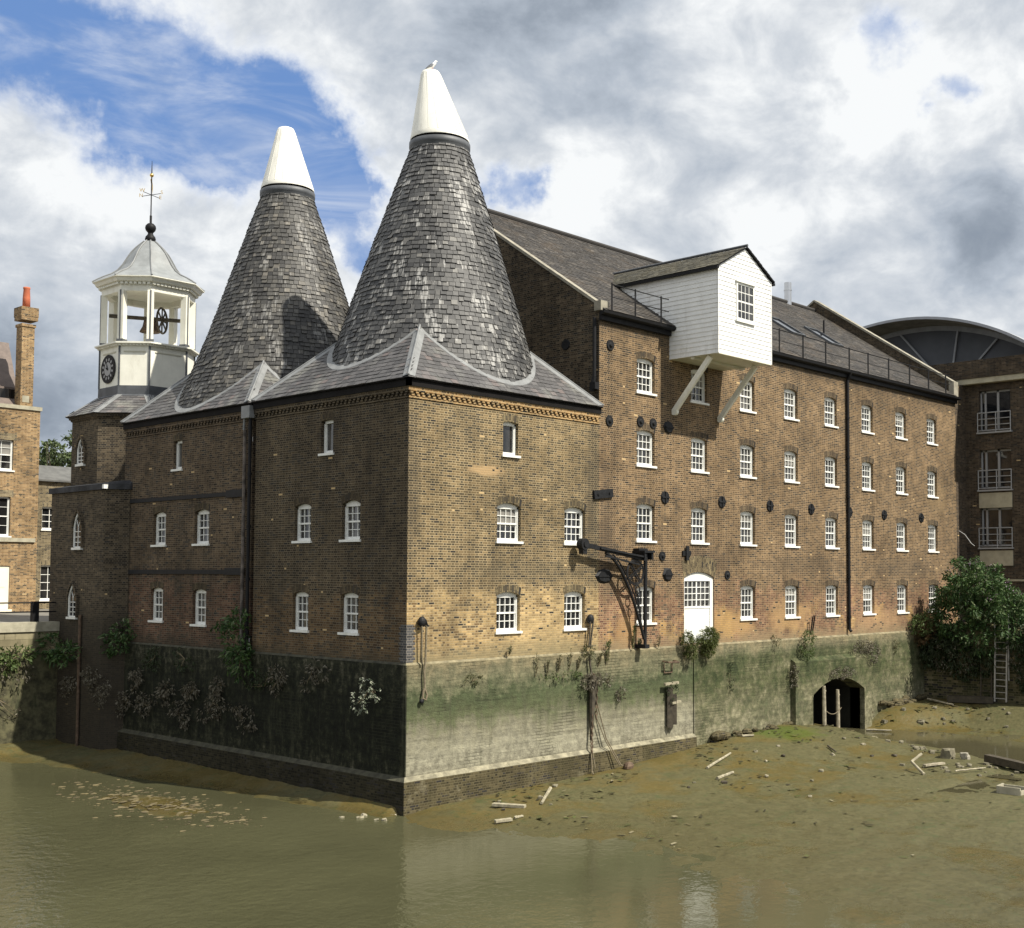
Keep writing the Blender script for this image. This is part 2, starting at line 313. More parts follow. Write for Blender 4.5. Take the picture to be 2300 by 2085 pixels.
M = {}
M['oast_brick'] = brick('stock_brick', [(0.05, 0.042, 0.029), (0.098, 0.075, 0.043), (0.148, 0.105, 0.054), (0.205, 0.146, 0.075)], (0.36, 0.282, 0.165),
                        low=[(0.15, 0.095, 0.045), (0.265, 0.183, 0.085), (0.37, 0.26, 0.122), (0.45, 0.31, 0.142)], low_z=(1.6, 2.5), soot_amt=0.42, stains=[(8.35, 5.4, .5, 2.6, .75, (.035, .031, .025)), (.1, 5.6, .4, 2.9, .6, (.04, .035, .028)), (5.2, 2.75, 3.2, .4, .5, (.06, .052, .036)), (2.2, 7.2, 1.0, .8, .35, (.05, .045, .034)), (3.1, 5.95, .8, .16, .9, (.40, .27, .14)), (5.6, .6, 1.6, .8, .4, (.46, .34, .17))], bot=((0.21, 0.175, 0.10), 0.0, 0.7))
M['mill_brick'] = brick('mill_brick', [(0.044, 0.034, 0.024), (0.09, 0.06, 0.036), (0.134, 0.087, 0.046), (0.185, 0.123, 0.066)], (0.325, 0.235, 0.14),
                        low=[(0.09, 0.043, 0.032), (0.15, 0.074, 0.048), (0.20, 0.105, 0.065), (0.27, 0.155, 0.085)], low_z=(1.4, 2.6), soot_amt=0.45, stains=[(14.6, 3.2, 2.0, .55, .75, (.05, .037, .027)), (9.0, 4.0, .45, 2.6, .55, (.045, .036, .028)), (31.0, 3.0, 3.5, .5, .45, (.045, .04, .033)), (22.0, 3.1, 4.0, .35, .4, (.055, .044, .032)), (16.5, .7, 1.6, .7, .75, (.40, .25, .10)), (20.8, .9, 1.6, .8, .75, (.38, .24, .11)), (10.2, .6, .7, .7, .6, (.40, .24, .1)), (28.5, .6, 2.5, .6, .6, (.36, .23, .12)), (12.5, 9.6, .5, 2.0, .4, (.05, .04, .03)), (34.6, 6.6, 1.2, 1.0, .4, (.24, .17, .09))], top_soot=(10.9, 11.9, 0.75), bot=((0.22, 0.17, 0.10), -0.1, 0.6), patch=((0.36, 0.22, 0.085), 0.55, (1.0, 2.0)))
M['side_brick'] = brick('sooted_brick', [(0.026, 0.021, 0.015), (0.044, 0.033, 0.0215), (0.069, 0.051, 0.031), (0.098, 0.073, 0.043)], (0.165, 0.134, 0.09),  # darker copy of the stock brick: shade of the side faces put into its palette
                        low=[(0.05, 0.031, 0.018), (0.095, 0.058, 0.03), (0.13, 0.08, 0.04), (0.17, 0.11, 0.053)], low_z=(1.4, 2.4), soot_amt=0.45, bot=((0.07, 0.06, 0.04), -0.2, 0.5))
M['rear_brick'] = brick('rear_brick', [(0.026, 0.02, 0.015), (0.062, 0.043, 0.028), (0.095, 0.066, 0.04), (0.125, 0.09, 0.055)], (0.165, 0.13, 0.09),
                        low=[(0.04, 0.022, 0.016), (0.085, 0.042, 0.028), (0.12, 0.062, 0.04), (0.145, 0.085, 0.052)], low_z=(1.8, 2.8), soot_amt=0.55, bot=((0.04, 0.037, 0.026), -0.2, 0.7))
M['tower_brick'] = brick('tower_brick', [(0.024, 0.02, 0.016), (0.055, 0.043, 0.03), (0.088, 0.068, 0.045), (0.13, 0.10, 0.065)], (0.14, 0.115, 0.08), soot_amt=0.5, bot=((0.035, 0.03, 0.022), 0.5, 2.2))
M['gable_brick'] = brick('gable_brick', [(0.02, 0.017, 0.013), (0.05, 0.037, 0.025), (0.085, 0.062, 0.04), (0.13, 0.10, 0.066)], (0.135, 0.11, 0.075), soot_amt=0.5)
M['terrace_brick'] = brick('terrace_brick', [(0.13, 0.08, 0.04), (0.22, 0.135, 0.065), (0.28, 0.18, 0.085), (0.36, 0.24, 0.12)], (0.34, 0.26, 0.16), soot_amt=0.1)
M['annex_brick'] = brick('annex_brick', [(0.06, 0.05, 0.035), (0.13, 0.10, 0.06), (0.19, 0.15, 0.085), (0.25, 0.2, 0.12)], (0.26, 0.22, 0.15), soot_amt=0.3)
M['wing_brick'] = brick('wing_brick', [(0.03, 0.022, 0.016), (0.06, 0.042, 0.028), (0.085, 0.06, 0.038), (0.12, 0.085, 0.055)], (0.10, 0.085, 0.065), soot_amt=0.4)
M['wet_brick'] = brick('wet_brick', [(0.03, 0.026, 0.014), (0.055, 0.046, 0.023), (0.08, 0.066, 0.033), (0.11, 0.09, 0.047)], (0.12, 0.102, 0.058), soot=(0.045, 0.04, 0.018), soot_amt=0.85, patch=((0.17, 0.15, 0.095), 0.58, (0, 1)), spk=0)
M['slime_brick'] = brick('slime_brick', [(0.012, 0.011, 0.007), (0.02, 0.018, 0.01), (0.03, 0.026, 0.015), (0.045, 0.038, 0.022)], (0.04, 0.036, 0.022), soot=(0.012, 0.012, 0.007), soot_amt=0.5)  # algae-black left footing, with its shade darkened into the brick colours
M['slime'] = plain('black_slime', (0.012, 0.012, 0.008), 0.7, var=0.4)  # near-black: the darkness inside the culvert put into its colour
M['weedy_ledge'] = plain('weedy_ledge', (0.05, 0.048, 0.03), 0.9, var=0.5, scale=4)
M['arch_light'] = brick('arch_brick', [(0.10, 0.078, 0.048), (0.15, 0.118, 0.068), (0.185, 0.145, 0.082), (0.225, 0.18, 0.10)], (0.05, 0.042, 0.03), soot_amt=0.2, mw=0.008)
M['arch_mill'] = brick('arch_brick_mill', [(0.075, 0.055, 0.036), (0.105, 0.078, 0.05), (0.13, 0.098, 0.06), (0.165, 0.123, 0.072)], (0.045, 0.034, 0.024), soot_amt=0.3, mw=0.008)
M['arch_dark'] = brick('arch_brick_dark', [(0.06, 0.046, 0.03), (0.085, 0.065, 0.04), (0.10, 0.078, 0.047), (0.13, 0.10, 0.06)], (0.03, 0.025, 0.018), soot_amt=0.3, mw=0.008)  # arch brick for the shaded faces, shade painted into darker colours
M['engineer_brick'] = brick('blue_brick', [(0.05, 0.05, 0.052), (0.07, 0.07, 0.074), (0.085, 0.085, 0.088), (0.10, 0.10, 0.10)], (0.22, 0.20, 0.17), soot_amt=0.1, scale=1.0)
M['river_wall'] = river_wall_mat('river_wall')
M['quay_stone'] = plain('quay_stone', (0.27, 0.235, 0.155), 0.9, var=0.3, scale=1.5, dirt=((0.06, 0.065, 0.03), 0.7))
M['quay_weed'] = brick('quay_weed', [(0.03, 0.032, 0.014), (0.07, 0.066, 0.03), (0.11, 0.098, 0.05), (0.19, 0.16, 0.095)], (0.15, 0.13, 0.08), soot=(0.03, 0.037, 0.014), soot_amt=0.75, scale=1.5)
M['quay_moss'] = plain('quay_moss', (0.075, 0.07, 0.036), 0.95, var=0.6, scale=3.5, dirt=((0.025, 0.034, 0.012), 0.95))
M['ledge'] = plain('ledge_render', (0.20, 0.172, 0.105), 0.9, var=0.4, scale=3.0, dirt=((0.06, 0.06, 0.03), 0.75))
M['lip'] = plain('footing_lip', (0.23, 0.21, 0.145), 0.9, var=0.4, scale=3.0, dirt=((0.06, 0.055, 0.028), 0.95))
M['cone_slate'] = slate('cone_slate', [(0, (0.028, 0.028, 0.029)), (0.3, (0.046, 0.046, 0.046)), (0.7, (0.07, 0.069, 0.067)), (0.96, (0.095, 0.092, 0.087)), (1, (0.15, 0.145, 0.133))], lime=0.8, axis=(4.35, 3.95, 8.5), rough=0.6)
M['cone_slate_rear'] = slate('cone_slate_rear', [(0, (0.03, 0.029, 0.028)), (0.3, (0.047, 0.045, 0.042)), (0.7, (0.068, 0.065, 0.058)), (0.95, (0.10, 0.092, 0.078)), (1, (0.17, 0.155, 0.13))], lime=0.45, axis=(4.2, 12.5, 8.5), rough=0.62)
M['skirt_slate'] = slate('skirt_slate', [(0, (0.055, 0.053, 0.054)), (0.5, (0.082, 0.079, 0.08)), (0.88, (0.102, 0.097, 0.097)), (1, (0.135, 0.108, 0.102))], moss=((0.24, 0.24, 0.21), 0.5), rough=0.6)
M['mill_slate'] = slate('mill_slate', [(0, (0.028, 0.024, 0.021)), (0.5, (0.044, 0.038, 0.032)), (0.9, (0.062, 0.053, 0.043)), (1, (0.11, 0.095, 0.078))], moss=((0.072, 0.052, 0.033), 0.7), rough=0.65)
M['lucam_slate'] = slate('lucam_slate', [(0, (0.05, 0.046, 0.033)), (0.6, (0.078, 0.071, 0.048)), (1, (0.11, 0.10, 0.07))], moss=((0.09, 0.075, 0.042), 0.6), rough=0.7)
M['underlay'] = plain('roof_underlay', (0.035, 0.032, 0.03), 0.9)
M['lead'] = plain('lead', (0.20, 0.206, 0.207), 0.5, var=0.18, scale=2.5, dirt=((0.2, 0.2, 0.2), 0.5))
M['dark_lead'] = plain('dark_lead', (0.075, 0.08, 0.088), 0.55, var=0.25, scale=2.0)
M['dome_lead'] = plain('dome_lead', (0.225, 0.238, 0.242), 0.5, var=0.15, scale=2.0, dirt=((0.22, 0.22, 0.22), 0.5))
M['white'] = plain('white_paint', (0.74, 0.74, 0.70), 0.5, var=0.06, scale=4, dirt=((0.45, 0.43, 0.37), 0.45))
M['cowl'] = plain('cowl_white', (0.80, 0.78, 0.70), 0.5, var=0.05, scale=1.0, dirt=((0.42, 0.40, 0.34), 0.5))
M['cream'] = plain('cream_paint', (0.78, 0.765, 0.67), 0.5, var=0.05, dirt=((0.4, 0.36, 0.26), 0.35))
M['cream_door'] = plain('cream_door', (0.78, 0.74, 0.60), 0.5, var=0.03)
M['siding'] = plain('weatherboard', (0.80, 0.80, 0.78), 0.5, var=0.05, scale=3.0, dirt=((0.40, 0.38, 0.34), 0.45))
M['soffit'] = plain('soffit_paint', (0.55, 0.53, 0.42), 0.6, var=0.08)
M['black'] = plain('black_paint', (0.007, 0.007, 0.008), 0.6, var=0.3, scale=5, spec=0.25)
M['iron'] = plain('iron', (0.010, 0.0105, 0.012), 0.6, var=0.4, scale=8, dirt=((0.035, 0.027, 0.02), 0.3), spec=0.25)
M['rust'] = plain('rusty_iron', (0.10, 0.065, 0.04), 0.8, var=0.4, scale=9)
M['fascia'] = plain('fascia', (0.009, 0.008, 0.008), 0.8, var=0.3, spec=0.15)
M['stone'] = plain('pale_stone', (0.34, 0.315, 0.235), 0.85, var=0.2, scale=3, dirt=((0.15, 0.14, 0.1), 0.4))
M['parapet_dark'] = plain('parapet_lead', (0.045, 0.046, 0.05), 0.8, var=0.4, spec=0.2)
M['coping'] = plain('coping_stone', (0.26, 0.24, 0.19), 0.9, var=0.25, scale=3)
M['terracotta'] = plain('terracotta', (0.48, 0.13, 0.06), 0.8, var=0.15)
M['steel'] = plain('flue_steel', (0.55, 0.55, 0.55), 0.28, 1.0, var=0.05)
M['gold'] = plain('gilt', (0.75, 0.5, 0.15), 0.3, 1.0, var=0.05)
M['alu'] = plain('ladder_metal', (0.36, 0.345, 0.32), 0.6, 0.2, var=0.2, scale=6)
M['wood_grey'] = plain('weathered_wood', (0.30, 0.265, 0.19), 0.85, var=0.35, scale=6)
M['wood_dark'] = plain('wet_wood', (0.055, 0.045, 0.03), 0.75, var=0.4, scale=6)
M['driftwood'] = plain('driftwood', (0.30, 0.27, 0.19), 0.85, var=0.35, scale=6, dirt=((0.11, 0.095, 0.045), 0.8))
M['rubble'] = plain('rubble', (0.15, 0.135, 0.09), 0.9, var=0.4, scale=5)
M['rope'] = plain('rope', (0.17, 0.14, 0.09), 0.95, var=0.3, scale=12)
M['render_band'] = plain('concrete_band', (0.38, 0.345, 0.25), 0.85, var=0.15)
M['vault'] = plain('vault_soffit', (0.20, 0.185, 0.145), 0.85, var=0.3, scale=1.2)
M['vault_edge'] = plain('vault_edge', (0.30, 0.31, 0.33), 0.5, var=0.1)
M['vault_gable'] = plain('vault_gable', (0.078, 0.085, 0.098), 0.7, var=0.12, scale=0.8)
M['vault_rib'] = plain('vault_rib', (0.27, 0.285, 0.30), 0.6)
M['grey_metal'] = plain('grey_metal', (0.30, 0.30, 0.30), 0.5, var=0.05)
M['mansard'] = plain('mansard', (0.13, 0.10, 0.085), 0.7, var=0.2, scale=3)
M['mud'] = mud_mat('mud')
M['water'] = water_mat('river_water', (0.066, 0.065, 0.034), 0.5)
M['stream'] = water_mat('stream_water', (0.066, 0.06, 0.033), 0.12)
M['ground'] = plain('quay_paving', (0.16, 0.15, 0.13), 0.9, var=0.2)
M['bark'] = plain('bark', (0.07, 0.055, 0.04), 0.9, var=0.3)
M['blind'] = plain('window_blind', (0.20, 0.19, 0.17), 0.6, var=0.2)
M['stem_dry'] = plain('dry_stem', (0.16, 0.13, 0.075), 0.9, var=0.3)
M['leaf_bush'] = leaf_mat('leaf_buddleia', [(0, (0.024, 0.05, 0.016)), (0.5, (0.048, 0.095, 0.026)), (0.85, (0.08, 0.135, 0.04)), (1, (0.16, 0.18, 0.10))])
M['leaf_rust'] = leaf_mat('leaf_rust', [(0, (0.09, 0.055, 0.025)), (0.6, (0.15, 0.085, 0.04)), (1, (0.11, 0.11, 0.045))])
M['leaf_green'] = leaf_mat('leaf_green', [(0, (0.045, 0.075, 0.02)), (0.6, (0.085, 0.125, 0.035)), (1, (0.14, 0.16, 0.065))])
M['leaf_dark'] = leaf_mat('leaf_dark', [(0, (0.02, 0.03, 0.012)), (0.6, (0.035, 0.055, 0.02)), (1, (0.07, 0.08, 0.045))])
M['leaf_dead'] = leaf_mat('leaf_dead', [(0, (0.06, 0.05, 0.035)), (0.5, (0.13, 0.115, 0.08)), (1, (0.24, 0.22, 0.17))])
M['leaf_weed'] = leaf_mat('leaf_weed', [(0, (0.055, 0.065, 0.025)), (0.6, (0.10, 0.105, 0.045)), (1, (0.16, 0.14, 0.075))])
M['leaf_yew'] = leaf_mat('leaf_yew', [(0, (0.04, 0.055, 0.014)), (0.6, (0.085, 0.105, 0.026)), (1, (0.14, 0.15, 0.05))])
M['leaf_tree'] = leaf_mat('leaf_tree', [(0, (0.05, 0.075, 0.028)), (0.6, (0.09, 0.125, 0.05)), (1, (0.15, 0.18, 0.085))])
M['leaf_white'] = leaf_mat('leaf_silver', [(0, (0.10, 0.13, 0.08)), (0.5, (0.3, 0.33, 0.24)), (1, (0.5, 0.5, 0.42))])
M['flower'] = leaf_mat('flower_purple', [(0, (0.16, 0.09, 0.17)), (0.5, (0.30, 0.2, 0.30)), (1, (0.5, 0.42, 0.46))])
M['gull_white'] = plain('feather_white', (0.82, 0.82, 0.82), 0.7, var=0.03)
M['gull_grey'] = plain('feather_grey', (0.17, 0.18, 0.2), 0.7, var=0.1)


def glass_mats():
    out = []
    for i, (c0, c1) in enumerate([((0.008, 0.009, 0.011), (0.028, 0.027, 0.026)), ((0.012, 0.012, 0.012), (0.05, 0.048, 0.045)), ((0.018, 0.018, 0.017), (0.095, 0.09, 0.082)), ((0.006, 0.007, 0.009), (0.016, 0.017, 0.019))]):
        m, t, b = new_mat('window_glass'); p = geo_pos(t)
        n = t.noise(t.vm('MULTIPLY', p, (1.6, 1.6, 0.5)), 1.4, 3, 0.6)
        t.put(b.inputs['Base Color'], t.mix(t.step(n, 0.42, 0.6), c0, c1))
        b.inputs['Roughness'].default_value = 0.06; b.inputs['Specular IOR Level'].default_value = 0.75
        bump(t, b, t.noise(p, 2.5, 2), 0.12, 0.02)
        out.append(m)
    return out


GLASS = glass_mats()


# ------------------------------------------------------------------ mesh helpers
class MB:
    def __init__(s): s.v = []; s.f = []; s.uv = []; s.mi = []
    def poly(s, pts, uv=None, mi=0):
        i = len(s.v); s.v += [Vector(p) for p in pts]; s.f.append(tuple(range(i, i+len(pts)))); s.uv.append(uv); s.mi.append(mi)
    def box(s, a, b, mi=0):
        x0, y0, z0 = (min(a[i], b[i]) for i in range(3)); x1, y1, z1 = (max(a[i], b[i]) for i in range(3))
        P = [(x0, y0, z0), (x1, y0, z0), (x1, y1, z0), (x0, y1, z0), (x0, y0, z1), (x1, y0, z1), (x1, y1, z1), (x0, y1, z1)]
        for q in ((0, 3, 2, 1), (4, 5, 6, 7), (0, 1, 5, 4), (1, 2, 6, 5), (2, 3, 7, 6), (3, 0, 4, 7)): s.poly([P[k] for k in q], mi=mi)
    def bar(s, a, b, w, h=None, upv=(0, 0, 1)):
        """square bar from a to b"""
        a, b = Vector(a), Vector(b); d = (b-a).normalized(); h = h or w
        x = d.cross(Vector(upv)); x = x.normalized() if x.length > 1e-4 else d.orthogonal().normalized()
        y = x.cross(d)
        c = [(-1, -1), (1, -1), (1, 1), (-1, 1)]
        A = [a+x*(i*w/2)+y*(j*h/2) for i, j in c]; B = [p+(b-a) for p in A]
        s.poly(A[::-1]); s.poly(B)
        for k in range(4): s.poly([A[k], A[(k+1) % 4], B[(k+1) % 4], B[k]])
    def tube(s, pts, r, n=8, cap=True):
        pts = [Vector(p) for p in pts]; rs = r if isinstance(r, (list, tuple)) else [r]*len(pts)
        rings = []; prev = None
        for i, p in enumerate(pts):
            d = (pts[min(i+1, len(pts)-1)]-pts[max(i-1, 0)]).normalized()
            x = d.orthogonal().normalized() if prev is None else (prev-d*prev.dot(d)).normalized()
            prev = x; y = d.cross(x)
            rings.append([p+(x*math.cos(2*math.pi*k/n)+y*math.sin(2*math.pi*k/n))*rs[i] for k in range(n)])
        i0 = len(s.v)
        for rg in rings: s.v += rg
        for i in range(len(rings)-1):
            for k in range(n):
                s.f.append((i0+i*n+k, i0+i*n+(k+1) % n, i0+(i+1)*n+(k+1) % n, i0+(i+1)*n+k)); s.uv.append(None); s.mi.append(0)
        if cap:
            s.f.append(tuple(i0+k for k in range(n))[::-1]); s.f.append(tuple(i0+(len(rings)-1)*n+k for k in range(n)))
            s.uv += [None, None]; s.mi += [0, 0]
    def lathe(s, c, prof, n=32, a0=0.0, cap=True):
        """prof: list of (r,z); centre c=(x,y,z0)"""
        i0 = len(s.v)
        for (r, z) in prof:
            for k in range(n):
                a = a0+2*math.pi*k/n; s.v.append(Vector((c[0]+r*math.cos(a), c[1]+r*math.sin(a), c[2]+z)))
        for i in range(len(prof)-1):
            for k in range(n):
                s.f.append((i0+i*n+k, i0+i*n+(k+1) % n, i0+(i+1)*n+(k+1) % n, i0+(i+1)*n+k)); s.uv.append(None); s.mi.append(0)
        if cap:
            s.f.append(tuple(i0+k for k in range(n))[::-1]); s.f.append(tuple(i0+(len(prof)-1)*n+k for k in range(n)))
            s.uv += [None, None]; s.mi += [0, 0]
    def ellipsoid(s, c, rad, n=14, m=9):
        prof = [(math.sin(math.pi*i/m), -math.cos(math.pi*i/m)) for i in range(m+1)]
        i0 = len(s.v); s.lathe((0, 0, 0), [(max(r, 1e-3), z) for r, z in prof], n, cap=True)
        for k in range(i0, len(s.v)): q = s.v[k]; s.v[k] = Vector((c[0]+q.x*rad[0], c[1]+q.y*rad[1], c[2]+q.z*rad[2]))
    def build(s, name, mat, parent=None, smooth=False, loc=None):
        off = Vector(parent['_o']) if parent is not None and '_o' in parent else Vector((0, 0, 0))
        if loc is not None: off = Vector(loc)
        me = bpy.data.meshes.new(name); me.from_pydata([p-off for p in s.v], [], s.f)
        for mm in (mat if isinstance(mat, (list, tuple)) else [mat]): me.materials.append(mm)
        uvl = me.uv_layers.new(name='UVMap')
        for pl, uv, mi in zip(me.polygons, s.uv, s.mi):
            pl.material_index = mi; pl.use_smooth = smooth
            if uv:
                for li, q in zip(pl.loop_indices, uv): uvl.data[li].uv = q
            else:
                n = pl.normal
                if abs(n.z) < 0.75:
                    L = math.hypot(n.x, n.y); tx, ty = -n.y/L, n.x/L
                    for li, vi in zip(pl.loop_indices, pl.vertices):
                        p = s.v[vi]; uvl.data[li].uv = (p.x*tx+p.y*ty, p.z)
                else:
                    for li, vi in zip(pl.loop_indices, pl.vertices): p = s.v[vi]; uvl.data[li].uv = (p.x, p.y)
        me.update()
        o = bpy.data.objects.new(name, me); sc.collection.objects.link(o)
        if parent is not None: o.parent = parent
        if loc is not None: o.location = Vector(loc) - (Vector(parent['_o']) if parent is not None and '_o' in parent else Vector((0, 0, 0)))
        o['_o'] = tuple(off)
        return o


def thing(name, label, cat, loc=(0, 0, 0), group=None):
    o = bpy.data.objects.new(name, None); sc.collection.objects.link(o); o.location = loc
    o.empty_display_size = 0.3
    o['label'] = label; o['category'] = cat; o['_o'] = tuple(loc)
    if group: o['group'] = group
    return o


def tag(o, label, cat, group=None):
    o['label'] = label; o['category'] = cat
    if group: o['group'] = group
    return o


def struct(o, kind='structure'): o['kind'] = kind; return o


def wall(mb, o, ud, nd, width, z0, z1, ops, depth=0.19):
    """rectangular wall in (u,z) with openings (u0,u1,za,zb,rise); nd points inward"""
    o, ud, nd = Vector(o), Vector(ud), Vector(nd)
    P = lambda u, z, d=0.0: o+ud*u+nd*d+Vector((0, 0, z-o.z))
    us = sorted({0.0, width, *[q[0] for q in ops], *[q[1] for q in ops]}); zs = sorted({z0, z1, *[q[2] for q in ops], *[q[3] for q in ops], *[q[3]+q[4] for q in ops]})
    U = lambda u, z: (u+o.x*abs(ud.x)+o.y*abs(ud.y)*0+17.0*abs(ud.y), z)
    inside = lambda u, z: any(q[0] < u < q[1] and q[2] < z < q[3]+q[4] for q in ops)
    for i in range(len(us)-1):
        for j in range(len(zs)-1):
            a, b, c, d = us[i], us[i+1], zs[j], zs[j+1]
            if inside((a+b)/2, (c+d)/2): continue
            mb.poly([P(a, c), P(b, c), P(b, d), P(a, d)], [U(a, c), U(b, c), U(b, d), U(a, d)])
    for (a, b, c, d, r) in ops:
        arc = [(a+(b-a)*k/8, d+r*(1-((k-4)/4)**2)) for k in range(9)]
        if r > 0:
            for k in range(8):
                (ua, za), (ub, zb) = arc[k], arc[k+1]
                mb.poly([P(ua, za), P(ub, zb), P(ub, d+r), P(ua, d+r)], [U(ua, za), U(ub, zb), U(ub, d+r), U(ua, d+r)])
        outl = [(a, c)] + arc + [(b, c)]
        for k in range(len(outl)):
            (ua, za), (ub, zb) = outl[k], outl[(k+1) % len(outl)]
            vert = abs(ua-ub) < 1e-6
            uvq = [(0, za), (0, zb), (depth, zb), (depth, za)] if vert else [(ua, 0), (ub, 0), (ub, depth), (ua, depth)]
            mb.poly([P(ua, za), P(ub, zb), P(ub, zb, depth), P(ua, za, depth)], uvq)


WCACHE = {}


def win_meshes(w, h, rise, cols, rows, style):
    """opening w x h (h to spring), arch rise; local x across, -y outward, origin bottom centre of opening"""
    key = (w, h, rise, cols, rows, style)
    if key in WCACHE: return WCACHE[key]
    f = MB(); y0, y1 = 0.12, 0.205; sw = 0.06 if style != 'plain' else 0.06
    x0, x1 = -w/2, w/2; zb, zt = 0.07, h
    f.box((x0, y0, zb), (x0+sw, y1, zt)); f.box((x1-sw, y0, zb), (x1, y1, zt))
    # head following the arch
    N = 8; hd = 0.07
    for k in range(N):
        xa, xb = x0+w*k/N, x0+w*(k+1)/N
        za, zb2 = (zt+rise*(1-((i-N/2)/(N/2))**2) for i in (k, k+1))
        f.poly([(xa, y0, zt-hd), (xb, y0, zt-hd), (xb, y0, zb2), (xa, y0, za)])
    f.poly([(x0, y0, zt-hd), (x0, y1, zt-hd), (x1, y1, zt-hd), (x1, y0, zt-hd)])
    f.box((x0+sw, y0, zb), (x1-sw, y1, zb+0.1))
    gx0, gx1, gz0, gz1 = x0+sw, x1-sw, zb+0.1, zt-hd
    if style == 'sash':
        zm = (gz0+gz1)/2
        f.box((gx0, 0.14, zm-0.028), (gx1, 0.205, zm+0.028))
        for (za, zc, yy) in ((gz0, zm-0.028, 0.16), (zm+0.028, gz1, 0.145)):
            f.box((gx0, yy, za), (gx0+0.035, 0.215, zc)); f.box((gx1-0.035, yy, za), (gx1, 0.215, zc))
            for i in range(1, cols): x = gx0+(gx1-gx0)*i/cols; f.box((x-0.0115, yy+0.004, za), (x+0.0115, 0.21, zc))
            for j in range(1, rows): z = za+(zc-za)*j/rows; f.box((gx0+0.035, yy+0.008, z-0.0115), (gx1-0.035, 0.21, z+0.0115))
    elif style == 'grid':
        for i in range(1, cols): x = gx0+(gx1-gx0)*i/cols; f.box((x-0.016, 0.155, gz0), (x+0.016, 0.21, gz1))
        for j in range(1, rows): z = gz0+(gz1-gz0)*j/rows; f.box((gx0, 0.159, z-0.016), (gx1, 0.21, z+0.016))
    else:
        f.box((gx0, 0.145, gz0), (gx0+0.03, 0.205, gz1)); f.box((gx1-0.03, 0.145, gz0), (gx1, 0.205, gz1))
    p = MB(); p.poly([(gx0-0.02, 0.197, gz0-0.02), (gx1+0.02, 0.197, gz0-0.02), (gx1+0.02, 0.197, gz1+0.02), (gx0-0.02, 0.197, gz1+0.02)])
    p.poly([(x0-.05, 0.25, 0), (x1+.05, 0.25, 0), (x1+.05, 0.25, zt+rise+.05), (x0-.05, 0.25, zt+rise+.05)])
    s = MB(); s.box((x0-0.07, -0.065, 0.0), (x1+0.07, -0.0, 0.075)); s.box((x0, -0.001, 0.0), (x1, 0.123, 0.0755))
    a = MB(); N = 10; t0 = 0.24
    for k in range(N):
        q = []
        for i in (k, k+1):
            c = (i-N/2)/(N/2)
            q.append(((x0-0.02+(w+0.04)*i/N), zt+rise*(1-c*c)+0.002, c))
        (xa, za, ca), (xb, zb3, cb) = q
        spl = 0.05
        mb = [(xa, -0.004, za), (xb, -0.004, zb3), (xb+cb*spl, -0.004, zb3+t0), (xa+ca*spl, -0.004, za+t0)]
        a.poly(mb, [(0, xa*1.0), (0, xb), (t0*0.92, xb), (t0*0.92, xa)])
        a.poly([(xa, -0.004, za), (xa, 0.06, za), (xb, 0.06, zb3), (xb, -0.004, zb3)], [(0, xa), (0.06, xa), (0.06, xb), (0, xb)])
    res = []
    for mbx, nm, mt in ((f, 'window', M['white']), (p, 'pane', GLASS[0]), (s, 'sill', M['white']), (a, 'brick_arch', M['mill_brick'])):
        o = mbx.build(nm, mt); res.append(o.data); bpy.data.objects.remove(o)
    WCACHE[key] = res
    return res


gi = 0


def window(parent, pos, rot, w, h, rise=0.09, cols=4, rows=2, style='sash', arch=None, glass=None, sill=True):
    global gi
    f, p, s, a = win_meshes(round(w, 3), round(h, 3), rise, cols, rows, style)
    o = bpy.data.objects.new('window', f); sc.collection.objects.link(o); o.parent = parent
    o.location = Vector(pos)-Vector(parent['_o']); o.rotation_euler = (0, 0, rot)
    gi += 1
    if glass is None: glass = random.choice([0, 1, 1, 2, 3])
    kids = [('pane', p, GLASS[glass])]
    if sill: kids.append(('sill', s, None))
    if arch: kids.append(('brick_arch', a, M[arch]))
    if style == 'sash' and random.random() < 0.3:
        bm_ = MB(); hh = h*random.uniform(0.15, 0.55); x_ = w/2-0.1; bm_.poly([(-x_, 0.193, h-0.07-hh), (x_, 0.193, h-0.07-hh), (x_, 0.193, h-0.07), (-x_, 0.193, h-0.07)]); bo_ = bm_.build('blind', M['blind']); kids.append(('blind', bo_.data, None)); bpy.data.objects.remove(bo_)
    for nm, me, mt in kids:
        c = bpy.data.objects.new(nm, me); sc.collection.objects.link(c); c.parent = o
        if mt is not None: c.material_slots[0].link = 'OBJECT'; c.material_slots[0].material = mt
    return o


FR, LR = 0.0, -math.pi/2     # facing -y, facing -x
Z = lambda *a: Vector(a)


def slates(mb, o, u, v, n, width, length, sw, sh, keep=None, lift=0.018):
    o, u, v, n = Vector(o), Vector(u), Vector(v), Vector(n)
    rows = int(length/sh)
    for r in range(rows):
        off = (r % 2)*sw/2+random.uniform(-0.02, 0.02); c = -off
        while c < width:
            wd = sw*random.uniform(0.9, 1.1); a, b = max(c, 0), min(c+wd-0.007, width); c += wd
            if b-a < 0.04: continue
            v0 = r*sh+random.uniform(-0.006, 0.006); v1 = v0+sh*1.12
            mid = o+u*((a+b)/2)+v*((v0+v1)/2)
            if keep and not keep(mid): continue
            l = lift*random.uniform(0.7, 1.5)
            mb.poly([o+u*a+v*v0+n*l, o+u*b+v*v0+n*l*random.uniform(0.8, 1.2), o+u*b+v*v1+n*0.004, o+u*a+v*v1+n*0.004])
            mb.poly([o+u*a+v*v0, o+u*b+v*v0, o+u*b+v*v0+n*l, o+u*a+v*v0+n*l])


def strip(mb, pts_a, pts_b):
    for i in range(len(pts_a)-1): mb.poly([pts_a[i], pts_a[i+1], pts_b[i+1], pts_b[i]])


